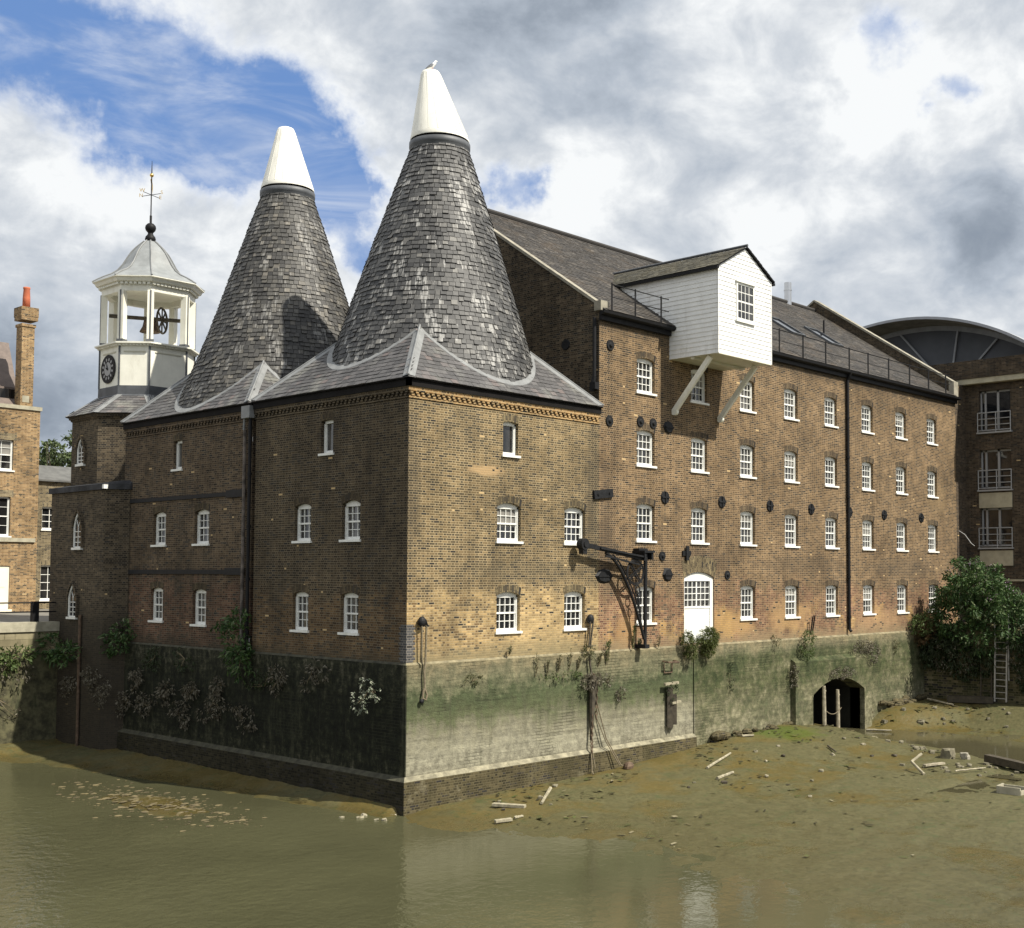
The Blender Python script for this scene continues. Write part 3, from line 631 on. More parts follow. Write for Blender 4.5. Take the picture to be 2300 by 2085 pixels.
def leaf(mb, p, d, up_, L, w):
    """a bent leaf of two quads"""
    d = d.normalized(); s = d.cross(up_); s = s.normalized() if s.length > 1e-3 else d.orthogonal().normalized()
    n = s.cross(d); m = p+d*L*0.5+n*L*0.05; e = p+d*L-n*L*0.12
    i = len(mb.v); mb.v += [p-s*w*0.2, p+s*w*0.2, m-s*w*0.5, m+s*w*0.5, e]
    mb.f += [(i, i+1, i+3, i+2), (i+2, i+3, i+4)]; mb.uv += [None, None]; mb.mi += [0, 0]


def rv():
    while True:
        v = Vector((random.uniform(-1, 1), random.uniform(-1, 1), random.uniform(-1, 1)))
        if 0.05 < v.length < 1: return v


def foliage(mb, blobs_, L=0.14, w=0.045, clump=7, density=60, droop=0.25):
    for (c, r, k) in blobs_:
        c = Vector(c); r = Vector(r); num = int(density*(r.x*r.y+r.x*r.z+r.y*r.z)*k)
        for _ in range(num):
            d = rv().normalized(); rr = random.uniform(0.55, 1.0)**0.5
            if mnoise.noise((c+d*2.2)*1.3) < -0.12 and random.random() < 0.8: rr *= 0.75
            q = c+Vector((d.x*r.x, d.y*r.y, d.z*r.z))*rr*(1+0.28*mnoise.noise((c+d*3)*0.9))
            out = (d+Vector((0, 0, 0.2))).normalized()
            for _ in range(clump):
                dd = (out*0.7+rv()*0.9-Vector((0, 0, droop))).normalized()
                leaf(mb, q+rv()*L*0.7, dd, rv(), L*random.uniform(0.6, 1.3), w*random.uniform(0.7, 1.3))


# ================================================================== RIVER WALL (under mill and oasts)
rw = thing('river_wall', 'weed-stained river wall with a culvert arch, under the brick mill and cone-roofed buildings', 'river wall', (0, 0, -4.5))
PR = 0.07
mb = MB()
CUL = (22.1, 26.45, -6.0, -2.42, 0.6)
# front face (two lengths split by a straight joint) and the shaded face
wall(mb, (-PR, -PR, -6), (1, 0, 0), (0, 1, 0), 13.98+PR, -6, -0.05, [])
wall(mb, (13.98, -PR-0.05, -6), (1, 0, 0), (0, 1, 0), 36.9-13.98, -6, -0.05, [(CUL[0]-13.98, CUL[1]-13.98, CUL[2], CUL[3], CUL[4])], 0.5)
mb.poly([(13.98, -PR-0.05, -6), (13.98, -PR, -6), (13.98, -PR, -0.05), (13.98, -PR-0.05, -0.05)])
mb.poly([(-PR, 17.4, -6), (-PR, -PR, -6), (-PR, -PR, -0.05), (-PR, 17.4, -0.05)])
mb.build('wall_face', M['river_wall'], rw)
# sloped ledge
mb = MB()
mb.poly([(-PR, -PR, -0.05), (13.98, -PR, -0.05), (13.98, 0.0, 0.015), (0, 0, 0.015)]); mb.poly([(13.98, -PR-0.05, -0.05), (36.9, -PR-0.05, -0.05), (36.9, 0, 0.015), (13.98, 0, 0.015)])
mb.build('ledge', M['ledge'], rw)
mb = MB(); mb.poly([(-PR, 17.4, -0.05), (-PR, -PR, -0.05), (0, 0, 0.015), (0, 17.4, 0.015)]); mb.build('mossy_ledge', M['weedy_ledge'], rw)
# lower brick footing with its pale lip
mb = MB()
B0, zt = 0.22, -3.44
mb.poly([(-B0-.04, -B0-.04, -6), (14.0, -B0-.04, -6), (14.0, -B0, zt), (-B0, -B0, zt)])
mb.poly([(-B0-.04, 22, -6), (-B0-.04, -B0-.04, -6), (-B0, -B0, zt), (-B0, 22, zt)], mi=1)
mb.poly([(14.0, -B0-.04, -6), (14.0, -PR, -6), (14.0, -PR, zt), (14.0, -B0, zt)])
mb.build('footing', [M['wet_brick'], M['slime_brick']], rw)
mb = MB()
mb.poly([(-B0, -B0, zt), (14.0, -B0, zt), (14.0, -PR+.01, zt+.13), (-PR+.01, -PR+.01, zt+.13)])
mb.build('footing_lip', M['lip'], rw)
mb = MB(); mb.poly([(-B0, 22, zt), (-B0, -B0, zt), (-PR+.01, -PR+.01, zt+.13), (-PR+.01, 22, zt+.13)]); mb.build('mossy_lip', M['weedy_ledge'], rw)
# culvert portal: a block standing proud round the arch, and the tunnel behind
mb = MB()
wall(mb, (20.7, -0.36, -6), (1, 0, 0), (0, 1, 0), 6.4, -6, -1.0, [(1.4, 5.75, -6, -2.42, 0.6)], 0.3)
mb.poly([(20.7, -0.36, -1.0), (27.1, -0.36, -1.0), (27.1, -0.11, -0.84), (20.7, -0.11, -0.84)])
for x in (20.7, 27.1): mb.poly([(x, -0.36, -6), (x, -0.10, -6), (x, -0.11, -0.84), (x, -0.36, -1.0)])
mb.build('culvert_portal', M['river_wall'], rw)
mb = MB()
arc = [(22.1+4.35*k/10, -2.42+0.6*(1-((k-5)/5)**2)) for k in range(11)]; outl = [(22.1, -6)]+arc+[(26.45, -6)]
for k in range(len(outl)-1): mb.poly([(outl[k][0], -0.06, outl[k][1]), (outl[k+1][0], -0.06, outl[k+1][1]), (outl[k+1][0], 9, outl[k+1][1]), (outl[k][0], 9, outl[k][1])])
mb.poly([(a, 9, b) for a, b in outl])
mb.build('culvert_tunnel', M['slime'], rw)
mb = MB()   # rough foot of the wall past the joint
for i in range(150):
    x = random.uniform(14.1, 33.0)
    if 20.5 < x < 27.3: continue
    zb = -4.05 if x < 15 else -3.75
    if x > 28: zb = -3.45
    s_ = random.uniform(0.08, 0.22); mb.ellipsoid((x, -0.15-random.uniform(0, .22), zb+random.uniform(-.1, .28)), (s_*1.6, s_, s_*0.8), 6, 4)
mb.build('rubble_footing', M['wet_brick'], rw)

# ================================================================== OAST HOUSES
FLARE = [0.0]
CR = lambda z: 1.01+0.352*(17.47-z)-0.0034*(17.47-z)**2+FLARE[0]*max(0, 12.9-z)**1.5


def CZ(r):
    lo, hi = 4.0, 20.0
    for _ in range(30):
        m_ = (lo+hi)/2
        if CR(m_) > r: lo = m_
        else: hi = m_
    return lo




def cone_slates(mb, c, z0, z1, keep=None):
    z = z0; r_ = 0; sh = 0.165
    while z < z1:
        rad = CR(z); n = int(2*math.pi*rad/0.2); da = 2*math.pi/n; ph = random.random()*da
        cuts = [ph+(k+random.uniform(-.17, .17))*da for k in range(n)]
        for k in range(n):
            a = cuts[k]; b = (cuts[k+1] if k < n-1 else cuts[0]+2*math.pi)-da*random.uniform(0.03, 0.1); dzj = random.gauss(0, 0.014)
            zt_ = z+sh*1.1; ra, rt = rad+0.03*random.uniform(0.4, 1.7), CR(zt_)+0.004
            pt = lambda rr, an, zz: Vector((c[0]+rr*math.cos(an), c[1]+rr*math.sin(an), zz))
            if keep and not keep(pt(ra, (a+b)/2, z+sh/2)): continue
            mb.poly([pt(ra, a, z+dzj), pt(ra, b, z+dzj), pt(rt, b, zt_), pt(rt, a, zt_)])
            mb.poly([pt(rad-0.01, a, z+dzj), pt(rad-0.01, b, z+dzj), pt(ra, b, z+dzj), pt(ra, a, z+dzj)])
        z += sh


def oast(label, x0, x1, y0, y1, c, cone_mat, front, brick_front, brick_side, cap_lean, wins_front, wins_side, top_lean):
    t = thing('oast_house', label, 'oast house', ((x0+x1)/2, (y0+y1)/2, 0.0), None)
    EZ = 8.5; FLARE[0] = 0.0 if front else 0.036
    # walls
    if front:
        mb = MB(); wall(mb, (x0, y0, 0), (1, 0, 0), (0, 1, 0), x1-x0, 0, 8.3, [(q[0]-x0, q[1]-x0, q[2], q[3], q[4]) for q in wins_front])
        mb.build('front_wall', M[brick_front], t)
        for (a, b, za, zs_, r, st) in [(*q[:5], q[5]) for q in wins_front]:
            window(t, ((a+b)/2, y0, za), FR, b-a, zs_-za, r, 4, 2, st, arch='arch_light', glass=random.choice([0, 1, 3]))
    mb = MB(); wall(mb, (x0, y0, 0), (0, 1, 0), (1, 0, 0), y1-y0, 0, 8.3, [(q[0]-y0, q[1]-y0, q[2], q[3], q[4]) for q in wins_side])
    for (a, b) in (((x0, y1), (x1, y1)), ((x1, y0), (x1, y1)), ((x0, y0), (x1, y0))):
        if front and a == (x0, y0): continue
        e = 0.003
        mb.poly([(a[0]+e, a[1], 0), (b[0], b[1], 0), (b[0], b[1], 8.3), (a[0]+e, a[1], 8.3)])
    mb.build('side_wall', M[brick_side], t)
    for (a, b, za, zs_, r, st) in wins_side:
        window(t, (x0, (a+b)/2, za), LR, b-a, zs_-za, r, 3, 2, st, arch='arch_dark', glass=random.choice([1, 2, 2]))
    # dentilled cornice and fascia on the two faces seen
    for (nm, o, ud, nd, L, bm) in ([('f', Z(x0, y0, 0), Z(1, 0, 0), Z(0, -1, 0), x1-x0, brick_front)] if front else []) + [('s', Z(x0, y0, 0), Z(0, 1, 0), Z(-1, 0, 0), y1-y0, brick_side)]:
        mb = MB()
        def slab(u0, u1, z0, z1, pr):
            a = o+ud*u0+nd*pr; b = o+ud*u1-nd*0.02; mb.box((a.x, a.y, z0), (b.x, b.y, z1))
        s0 = -0.035 if nm == 'f' else -0.033
        slab(s0, L, 7.92, 7.985, 0.035)
        k = 0.0
        while k < L-0.1:
            slab(k, k+0.105, 8.06, 8.125, 0.075); slab(k+0.06, k+0.165, 7.987, 8.058, 0.055); k += 0.21
        slab(s0-.05, L, 8.127, 8.262, 0.09)
        mb.build('cornice', M['cornice_brick' if bm == 'oast_brick' else bm], t)
        mb = MB(); a = o+ud*(-0.13)+nd*0.13; b = o+ud*(L-0.02)+nd*0.0
        mb.box((a.x, a.y, 8.264), (b.x, b.y, 8.47)); a = o+ud*(-0.2)+nd*0.2; mb.box((a.x, a.y, 8.472), (b.x, b.y, 8.505))
        mb.build('fascia', M['fascia'], t)
    # skirt: a square hipped roof that the cone grows out of
    ex0, ex1, ey0, ey1 = x0-0.22, x1-0.01, y0-(0.22 if front else 0.02), y1
    SL = 1.03
    cx, cy = (ex0+ex1)/2, (ey0+ey1)/2; hx, hy = (ex1-ex0)/2, (ey1-ey0)/2; PH = min(hx, hy)*SL
    apex = Z(cx, cy, EZ+PH)
    cor = [Z(ex0, ey0, EZ), Z(ex1, ey0, EZ), Z(ex1, ey1, EZ), Z(ex0, ey1, EZ)]
    pz = lambda x, y: EZ+PH*(1-max(abs(x-cx)/hx, abs(y-cy)/hy))
    mb = MB()
    for k in range(4): mb.poly([cor[k], cor[(k+1) % 4], apex])
    ro = mb.build('skirt_roof', M['underlay'], t)
    mb = MB()
    for k in ((0, 3) if front else (3, 0)):
        a, b = cor[k], cor[(k+1) % 4]
        if k == 3: a, b = cor[3], cor[0]
        u = (b-a).normalized(); mid = (a+b)/2; v = (apex-mid).normalized(); n = u.cross(v).normalized()
        if n.z < 0: n = -n
        W_ = (b-a).length; Hh = (apex-mid).length
        def keep(p, a=a, u=u, W_=W_, v=v, Hh=Hh):
            q = p-a; uu, vv = q.dot(u), q.dot(v); m_ = vv/Hh*W_/2+0.05
            if uu < m_ or uu > W_-m_: return False
            return math.hypot(p.x-c[0], p.y-c[1]) > CR(p.z)-0.12
        slates(mb, a+n*0.006, u, v, n, W_, Hh, 0.3, 0.21, keep)
    mb.build('slates', M['skirt_slate'], ro)
    # lead: hips and the sweep round the cone foot
    mb = MB()
    for k in range(4):
        p0 = cor[k]; d = (apex-p0)
        tt = 0.02
        while True:
            q = p0+d*tt
            if math.hypot(q.x-c[0], q.y-c[1]) < CR(q.z) or tt > 0.9: break
            tt += 0.01
        q0, q1 = p0+d*0.0, p0+d*(tt+0.01)
        for sgn in (-1, 1):
            e = (cor[(k+sgn) % 4]-p0).normalized()
            upn = Z(0, 0, 0.045); w_ = 0.26
            # strip lying on the adjoining slope
            def onroof(p): return Z(p.x, p.y, pz(p.x, p.y))+upn
            A0, A1 = onroof(q0), onroof(q1); B0_, B1_ = onroof(q0+e*w_), onroof(q1+e*w_)
            mb.poly([A0+upn*0.6, A1+upn*0.6, B1_, B0_]); mb.poly([B0_, B1_, B1_-upn, B0_-upn])
        mb.tube([q0+upn*1.5, q1+upn*1.5], 0.035, 6)
    prev = None; A, B = [], []
    for k in range(145):
        a = 2*math.pi*k/144; lo, hi = 0.5, 6.0
        for _ in range(40):
            m_ = (lo+hi)/2; x, y = c[0]+m_*math.cos(a), c[1]+m_*math.sin(a)
            zc = CZ(m_)
            if zc > pz(x, y): lo = m_
            else: hi = m_
        f1, f2 = lo-0.05, lo+0.155
        A.append(Z(c[0]+f1*math.cos(a), c[1]+f1*math.sin(a), 0)); B.append(Z(c[0]+f2*math.cos(a), c[1]+f2*math.sin(a), 0))
        A[-1].z = pz(A[-1].x, A[-1].y)+0.05; B[-1].z = pz(B[-1].x, B[-1].y)+0.045
    for i in range(144):
        if min(pz(B[i].x, B[i].y), pz(B[i+1].x, B[i+1].y)) < EZ-0.02: continue
        mb.poly([A[i], A[i+1], B[i+1], B[i]]); d_ = Z(0, 0, 0.045); mb.poly([B[i], B[i+1], B[i+1]-d_, B[i]-d_])
    mb.build('lead_flashing', M['lead'], ro)
    # cone
    tc = (c[0]+top_lean[0], c[1]+top_lean[1])
    mb = MB(); cone_slates(mb, c, 8.75, 17.38, lambda p: p.z > pz(p.x, p.y)-0.15)
    for q in mb.v: f_ = max(0, (q.z-8.75)/8.7); q.x += top_lean[0]*f_; q.y += top_lean[1]*f_
    co = mb.build('cone_roof', M[cone_mat], t)
    mb = MB(); mb.lathe((c[0], c[1], 0), [(CR(8.6+.8*k)-0.03, 8.6+.8*k) for k in range(12)], 64)
    for q in mb.v: f_ = max(0, (q.z-8.75)/8.7); q.x += top_lean[0]*f_; q.y += top_lean[1]*f_
    mb.build('cone_core', M['underlay'], co)
    mb = MB(); mb.lathe((tc[0], tc[1], 0), [(1.03, 17.30), (1.06, 17.34), (1.05, 17.50), (1.07, 17.52), (1.07, 17.70), (1.0, 17.72)], 48)
    mb.build('curb_band', M['dark_lead'], co, True)
    mb = MB(); mb.lathe((tc[0], tc[1], 0), [(0.93, 17.70), (0.93, 17.84)], 32); mb.build('cowl_gap', M['black'], co)
    # cowl
    mb = MB(); prof = [(1.03, 17.79), (1.035, 17.83), (0.99, 17.97), (0.345, 20.2), (0.30, 20.29), (0.2, 20.335), (0.02, 20.34)]
    n = 36; i0 = 0
    for (r, z) in prof:
        f_ = (z-17.79)/2.5
        for k in range(n):
            a = 2*math.pi*k/n; mb.v.append(Z(tc[0]+cap_lean[0]*f_+r*math.cos(a), tc[1]+cap_lean[1]*f_+r*math.sin(a), z))
    for i in range(len(prof)-1):
        for k in range(n): mb.f.append((i*n+k, i*n+(k+1) % n, (i+1)*n+(k+1) % n, (i+1)*n+k)); mb.uv.append(None); mb.mi.append(0)
    cw = mb.build('cowl', M['cowl'], t, True)
    mb = MB()
    for k in range(18):
        a = 2*math.pi*k/18+0.1; ca, sa = math.cos(a), math.sin(a)
        mb.bar((tc[0]+0.995*ca, tc[1]+0.995*sa, 17.96), (tc[0]+cap_lean[0]*0.96+0.35*ca, tc[1]+cap_lean[1]*0.96+0.35*sa, 20.18), 0.035, 0.012, (ca, sa, 0.3))
    mb.build('cover_strip', M['cowl'], cw)
    return t


M['cornice_brick'] = brick('cornice_brick', [(0.10, 0.06, 0.03), (0.21, 0.125, 0.055), (0.29, 0.17, 0.072), (0.36, 0.23, 0.11)], (0.42, 0.31, 0.16), soot_amt=0.3)
C1 = (4.33, 3.97); C2 = (4.12, 12.5)
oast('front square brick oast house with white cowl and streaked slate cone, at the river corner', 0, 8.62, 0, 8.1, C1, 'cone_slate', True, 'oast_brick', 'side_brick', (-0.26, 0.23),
     [(3.69, 4.76, 3.64, 4.83, 0.12, 'sash'), (6.86, 7.9, 3.64, 4.83, 0.12, 'sash'), (3.69, 4.74, 0.74, 1.97, 0.11, 'sash'), (6.86, 7.9, 0.74, 1.97, 0.11, 'sash'), (3.93, 4.62, 6.43, 7.54, 0.05, 'plain')],
     [(4.85, 5.75, 3.64, 4.83, 0.1, 'sash'), (2.28, 3.2, 3.64, 4.83, 0.12, 'sash'), (4.92, 5.78, 0.74, 1.97, 0.09, 'sash'), (2.32, 3.2, 0.74, 1.97, 0.09, 'sash'), (3.72, 4.36, 6.43, 7.55, 0.03, 'plain')], (0.15, -0.13))
oast('rear brick oast house with white cowl, between the front oast and the clock tower', 0.02, 8.6, 8.32, 17.2, C2, 'cone_slate_rear', False, 'rear_brick', 'rear_brick', (-0.08, 0.07),
     [], [(14.0, 14.92, 3.64, 4.85, 0.1, 'sash'), (11.0, 11.98, 3.64, 4.85, 0.1, 'sash'), (14.1, 15.0, 0.80, 2.03, 0.08, 'sash'), (11.1, 12.0, 0.74, 2.0, 0.08, 'sash'), (12.95, 13.55, 6.43, 7.55, 0.02, 'plain')], (0.0, 0.0))
oasts = {o['label'][:5]: o for o in sc.objects if o.name.startswith('oast_house')}
of, orr = oasts['front'], oasts['rear ']
# blue engineering-brick corner of the front oast
mb = MB()
for r_ in range(15):
    z = 0.02+r_*0.075; L = 0.34 if r_ % 2 else 0.27
    mb.poly([(-0.004, -0.004, z), (L, -0.004, z), (L, -0.004, z+0.075), (-0.004, -0.004, z+0.075)]); mb.poly([(-0.004, L, z), (-0.004, -0.004, z), (-0.004, -0.004, z+0.075), (-0.004, L, z+0.075)])
mb.build('corner_quoin', M['engineer_brick'], of)
# bands, plates and pipes of the rear oast
mb = MB(); mb.box((-0.03, 9.0, 5.36), (0.03, 16.7, 5.5)); mb.box((-0.07, 8.6, 5.3), (-0.031, 9.8, 5.56)); mb.build('iron_tie_band', M['iron'], orr)
mb = MB(); mb.box((-0.03, 8.9, 2.62), (0.03, 16.9, 2.78)); mb.box((-0.07, 8.6, 2.6), (-0.031, 9.8, 2.84)); mb.build('iron_tie_band', M['iron'], orr)
mb = MB(); mb.tube([(-0.12, 8.26, 8.1), (-0.12, 8.26, -0.3)], 0.06, 10)
for z in (0.6, 2.4, 4.2, 6.0, 7.6): mb.tube([(-0.12, 8.26, z), (-0.12, 8.26, z+0.1)], 0.08, 10)
mb.build('downpipe', M['black'], of)
mb = MB(); mb.box((-0.26, 8.12, 7.98), (0.0, 8.62, 8.4)); mb.tube([(-0.12, 8.62, 8.0), (-0.12, 8.66, 7.6)], 0.04, 6); mb.build('hopper', M['lead'], orr)
mb = MB(); mb.tube([(-0.1, 8.62, 7.6), (-0.1, 8.62, -0.2)], 0.06, 8); mb.build('downpipe', plain('flaked_pipe', (0.12, 0.10, 0.085), 0.8, var=0.6, scale=4, dirt=((0.4, 0.38, 0.35), 0.6)), orr)

# ================================================================== MILL
ml = thing('mill_building', 'long brick mill with slate roof, rows of white sash windows and a boarded lucam', 'mill', (22.7, 0, 0))
X0, X1 = 8.62, 36.8
cols = [10.70+3.267*k for k in range(8)]; OW = 1.04
rowz = [(9.25, 10.51, 'b1'), (6.57, 7.85, 'b2'), (3.82, 5.15, 'b3'), (0.83, 2.15, 'b4')]
ops = []; wl = []
DOOR = (13.52, 15.45, 0.05, 2.55, 0.22)
for ri, (zb, zs_, _) in enumerate(rowz):
    for ci, cx_ in enumerate(cols):
        if ri == 3 and ci == 1: continue
        ops.append((cx_-X0, cx_+OW-X0, zb, zs_, 0.09)); wl.append((cx_+OW/2, zb, zs_-zb))
ops.append((DOOR[0]-X0, DOOR[1]-X0, DOOR[2], DOOR[3], DOOR[4]))
mb = MB(); wall(mb, (X0, 0.0, 0), (1, 0, 0), (0, 1, 0), X1-X0, 0, 11.9, ops, 0.19)
mb.build('front_wall', M['mill_brick'], ml)
for (x, zb, h) in wl: window(ml, (x, 0, zb), FR, OW, h, 0.09, 4, 2, 'sash', arch='arch_mill')
# door with glazed top
mb = MB(); dx0, dx1 = DOOR[0], DOOR[1]
mb.box((dx0, 0.05, 0.05), (dx0+0.09, 0.16, 2.55)); mb.box((dx1-0.2, 0.06, 0.05), (dx1, 0.16, 2.55)); mb.box((dx0+.09, 0.07, 2.42), (dx1-.2, 0.16, 2.55))
mb.box((dx0+0.09, 0.09, 0.06), (dx1-0.2, 0.15, 1.38)); mb.box((dx0+0.09, 0.07, 1.38), (dx1-0.2, 0.15, 1.46))
for k in range(8):
    xa, xb = dx0+(dx1-dx0)*k/8, dx0+(dx1-dx0)*(k+1)/8; za, zc = (2.55+0.22*(1-((i-4)/4)**2) for i in (k, k+1))
    mb.poly([(xa, 0.068, 2.55), (xb, 0.068, 2.55), (xb, 0.068, zc), (xa, 0.068, za)])
for i in range(1, 6):
    x = dx0+.09+(dx1-dx0-.29)*i/6; wdt = 0.03 if i == 3 else 0.015; mb.box((x-wdt, 0.1, 1.46), (x+wdt, 0.155, 2.42))
for j in range(1, 4): z = 1.46+0.96*j/4; mb.box((dx0+.09, 0.104, z-0.015), (dx1-.2, 0.15, z+0.015))
dr = mb.build('door', M['white'], ml)
mb = MB(); mb.poly([(dx0, 0.145, 1.4), (dx1, 0.145, 1.4), (dx1, 0.145, 2.5), (dx0, 0.145, 2.5)]); mb.poly([(dx0, 0.2, 0), (dx1, 0.2, 0), (dx1, 0.2, 2.8), (dx0, 0.2, 2.8)]); mb.build('pane', GLASS[1], dr)
mb = MB(); N = 14
for k in range(N):
    q = []
    for i in (k, k+1): c_ = (i-N/2)/(N/2); q.append((dx0-0.03+(dx1-dx0+0.06)*i/N, 2.55+0.22*(1-c_*c_)+0.003, c_))
    (xa, za, ca), (xb, zc, cb) = q; th = 0.62
    mb.poly([(xa, -0.005, za), (xb, -0.005, zc), (xb+cb*.14, -0.005, zc+th), (xa+ca*.14, -0.005, za+th)], [(0, xa), (0, xb), (th, xb), (th, xa)])
mb.build('brick_arch', M['arch_light'], dr)
# other walls and gables
EV, RY, RZ, SLP = 12.15, 8.15, 17.6, 0.6687
mb = MB()
def gable(x, lift): return [(x, 0.0, 0.0), (x, 16.3, 0.0), (x, 16.3, EV+lift), (x, RY, RZ+lift), (x, 0.0, EV+lift)]
mb.poly(gable(X0, -0.05)); mb.poly([(X0, 16.3, 0), (X1, 16.3, 0), (X1, 16.3, 12), (X0, 16.3, 12)])
mb.build('end_wall', M['gable_brick'], ml)
mb = MB(); mb.poly(gable(X1, 0.55)); mb.poly(gable(X1-0.4, 0.55)); mb.poly([(X1-.4, 0, EV-.3), (X1, 0, EV-.3), (X1, 0, EV+.55), (X1-.4, 0, EV+.55)])
mb.build('parapet_gable', M['gable_brick'], ml)
mb = MB()
def cope(x0, x1, lift, mb):
    for (ya, yb) in ((-0.05, RY), (16.35, RY)):
        za, zb_ = EV+lift+(0 if ya > 0 else -0.03), RZ+lift
        a, b = Z((x0+x1)/2, ya, za+.05), Z((x0+x1)/2, yb, zb_+.05); mb.bar(a, b, x1-x0, 0.1)
cope(X1-0.46, X1+0.06, 0.56, mb); mb.box((X1-.46, -.16, 11.9), (X1+.04, .12, 12.75)); mb.build('coping', M['coping'], ml)
mb = MB(); cope(X0-0.06, X0+0.22, -0.02, mb); mb.box((X0-0.1, -0.16, 11.95), (X0+0.32, 0.16, 12.3)); mb.build('coping', M['coping'], ml)
mb = MB(); v = Z(0, 1, SLP).normalized(); n = Z(0, -SLP, 1).normalized()
mb.poly([(X0, -0.3, EV-0.3*SLP), (X1-.3, -0.3, EV-0.3*SLP), (X1-.3, RY, RZ), (X0, RY, RZ)]); mb.poly([(X0, 16.6, EV-0.3*SLP), (X1-.3, 16.6, EV-0.3*SLP), (X1-.3, RY, RZ), (X0, RY, RZ)])
rf = mb.build('roof', M['underlay'], ml)
LX0, LX1, LY, LB, LE, LA_ = 12.64, 16.05, -2.25, 10.74, 13.95, 14.9
mb = MB(); slates(mb, Z(X0+.14, -0.3, EV-0.3*SLP)+n*0.01, (1, 0, 0), v, n, X1-.4-X0-.14, 10.05, 0.29, 0.2, lambda p: not (LX0+.1 < p.x < LX1-.1 and p.z < min(LE+.1, LA_-abs(p.x-14.345)*.5)))
mb.build('slates', M['mill_slate'], rf)
mb = MB(); mb.tube([(X0+.1, RY, RZ+0.06), (X1-.4, RY, RZ+0.06)], 0.11, 8); mb.build('ridge_tile', M['underlay'], rf)
for (x, w_) in ((25.45, 1.15), (28.95, 1.15)):   # skylights
    pt = lambda xx, yy, d: Z(xx, yy, EV+yy*SLP)+n*d
    mb = MB(); y0_, y1_ = 2.75, 4.25
    for (a, b) in (((x, y0_), (x+w_, y0_)), ((x, y1_), (x+w_, y1_)), ((x, y0_), (x, y1_)), ((x+w_, y0_), (x+w_, y1_))): mb.bar(pt(*a, .07), pt(*b, .07), 0.09, 0.1, n)
    sk = mb.build('skylight', M['dark_lead'], rf)
    mb = MB(); mb.poly([pt(x, y0_, .07), pt(x+w_, y0_, .07), pt(x+w_, y1_, .07), pt(x, y1_, .07)]); g_ = mb.build('skylight_glass', GLASS[3], rf)
# gutters (two runs either side of the lucam), fascia and downpipe
for (a, b) in ((X0-0.12, LX0-0.02), (LX1+0.02, X1+0.03)):
    mb = MB(); L = b-a
    prof = [(-0.14, 0.0), (-0.12, -0.09), (-0.05, -0.14), (0.03, -0.14), (0.06, -0.02)]
    for k in range(4):
        (ya, za), (yb, zc) = prof[k], prof[k+1]; mb.poly([(a, -0.2+ya, 11.93+za), (b, -0.2+ya, 11.93+za), (b, -0.2+yb, 11.93+zc), (a, -0.2+yb, 11.93+zc)])
    mb.poly([(a, -0.2+p[0], 11.93+p[1]) for p in prof]); mb.poly([(b, -0.2+p[0], 11.93+p[1]) for p in prof])
    mb.box((a+.1, -0.13, 11.62), (b-.03, -0.004, 11.88))
    mb.build('gutter', M['black'], ml)
def pipe(x, z0, z1, ynear=-0.1, r=0.07):
    mb = MB(); mb.tube([(x, -0.28, z1+0.1), (x, -0.2, z1-0.12), (x, ynear, z1-0.3), (x, ynear, z0+0.1), (x+0.0, ynear-0.1, z0)], r, 10)
    z = z0+0.6
    while z < z1-0.5: mb.tube([(x, ynear, z), (x, ynear, z+0.09)], r*1.3, 10); z += 1.8
    return mb.build('downpipe', M['black'], ml)
pipe(25.6, 0.15, 11.8)
mb = MB(); mb.tube([(8.5, 0.12, 11.7), (8.5, 0.12, 9.6)], 0.07, 10); mb.tube([(8.5, 0.12, 9.6), (8.46, 0.2, 9.1)], 0.09, 8); mb.box((8.38, -0.02, 9.15), (8.6, 0.24, 9.4)); mb.build('downpipe', M['black'], ml)
# roof-edge rails
for run in ([8.95, 10.25, 11.75], [17.9, 19.69, 21.53, 23.39, 25.43, 27.14, 29.1, 31.2, 33.2, 35.1]):
    mb = MB()
    for x in run: mb.bar((x, -0.3, 11.9), (x, -0.3, 12.95), 0.055)
    e0 = run[0]-(1.7 if run[0] > 12 else 0.0); e1 = run[-1]+0.45
    for z in (12.9, 12.45): mb.tube([(e0, -0.3, z), (e1, -0.3, z)], 0.018, 6)
    mb.build('roof_rail', M['black'], ml)
# iron anchor plates
def disc_plate(x, z, rad, cross, y=-0.01):
    mb = MB(); mb.tube([(x, y, z), (x, y-0.035, z)], [rad, rad*0.93], 18)
    if cross: mb.box((x-rad*.9, y-.07, z-.025), (x+rad*.9, y-.036, z+.025)); mb.box((x-.025, y-.066, z-rad*.9), (x+.025, y-.0362, z+rad*.9))
    else: mb.tube([(x, y-.035, z), (x, y-.09, z)], [rad*.5, rad*.28], 12)
    return mb.build('anchor_plate', M['iron'], ml)
for x in (12.34, 15.95, 19.36, 22.58, 25.84, 29.07, 32.83): disc_plate(x, 5.53, 0.245, True)
for (x, z) in ((9.2, 10.8), (9.16, 8.09), (10.89, 8.23), (11.63, 8.23)): disc_plate(x, z, 0.2, False)
for (x, z) in ((12.17, 3.35), (16.31, 2.66)): disc_plate(x, z, 0.18, False)
def pattress(x, z, w_, h_):
    mb = MB(); pts = [(-1, 0), (-.6, -.8), (0, -1), (.6, -.8), (1, 0), (.6, .8), (0, 1), (-.6, .8)]
    A = [Z(x+a*w_, -.008, z+b*h_) for a, b in pts]; B = [Z(x+a*w_*.8, -.07, z+b*h_*.75) for a, b in pts]; mb.poly(B)
    for k in range(8): mb.poly([A[k], A[(k+1) % 8], B[(k+1) % 8], B[k]])
    mb.box((x-w_*.75, -.1, z-.03), (x+w_*.75, -.071, z+.03)); return mb.build('anchor_plate', M['iron'], ml)
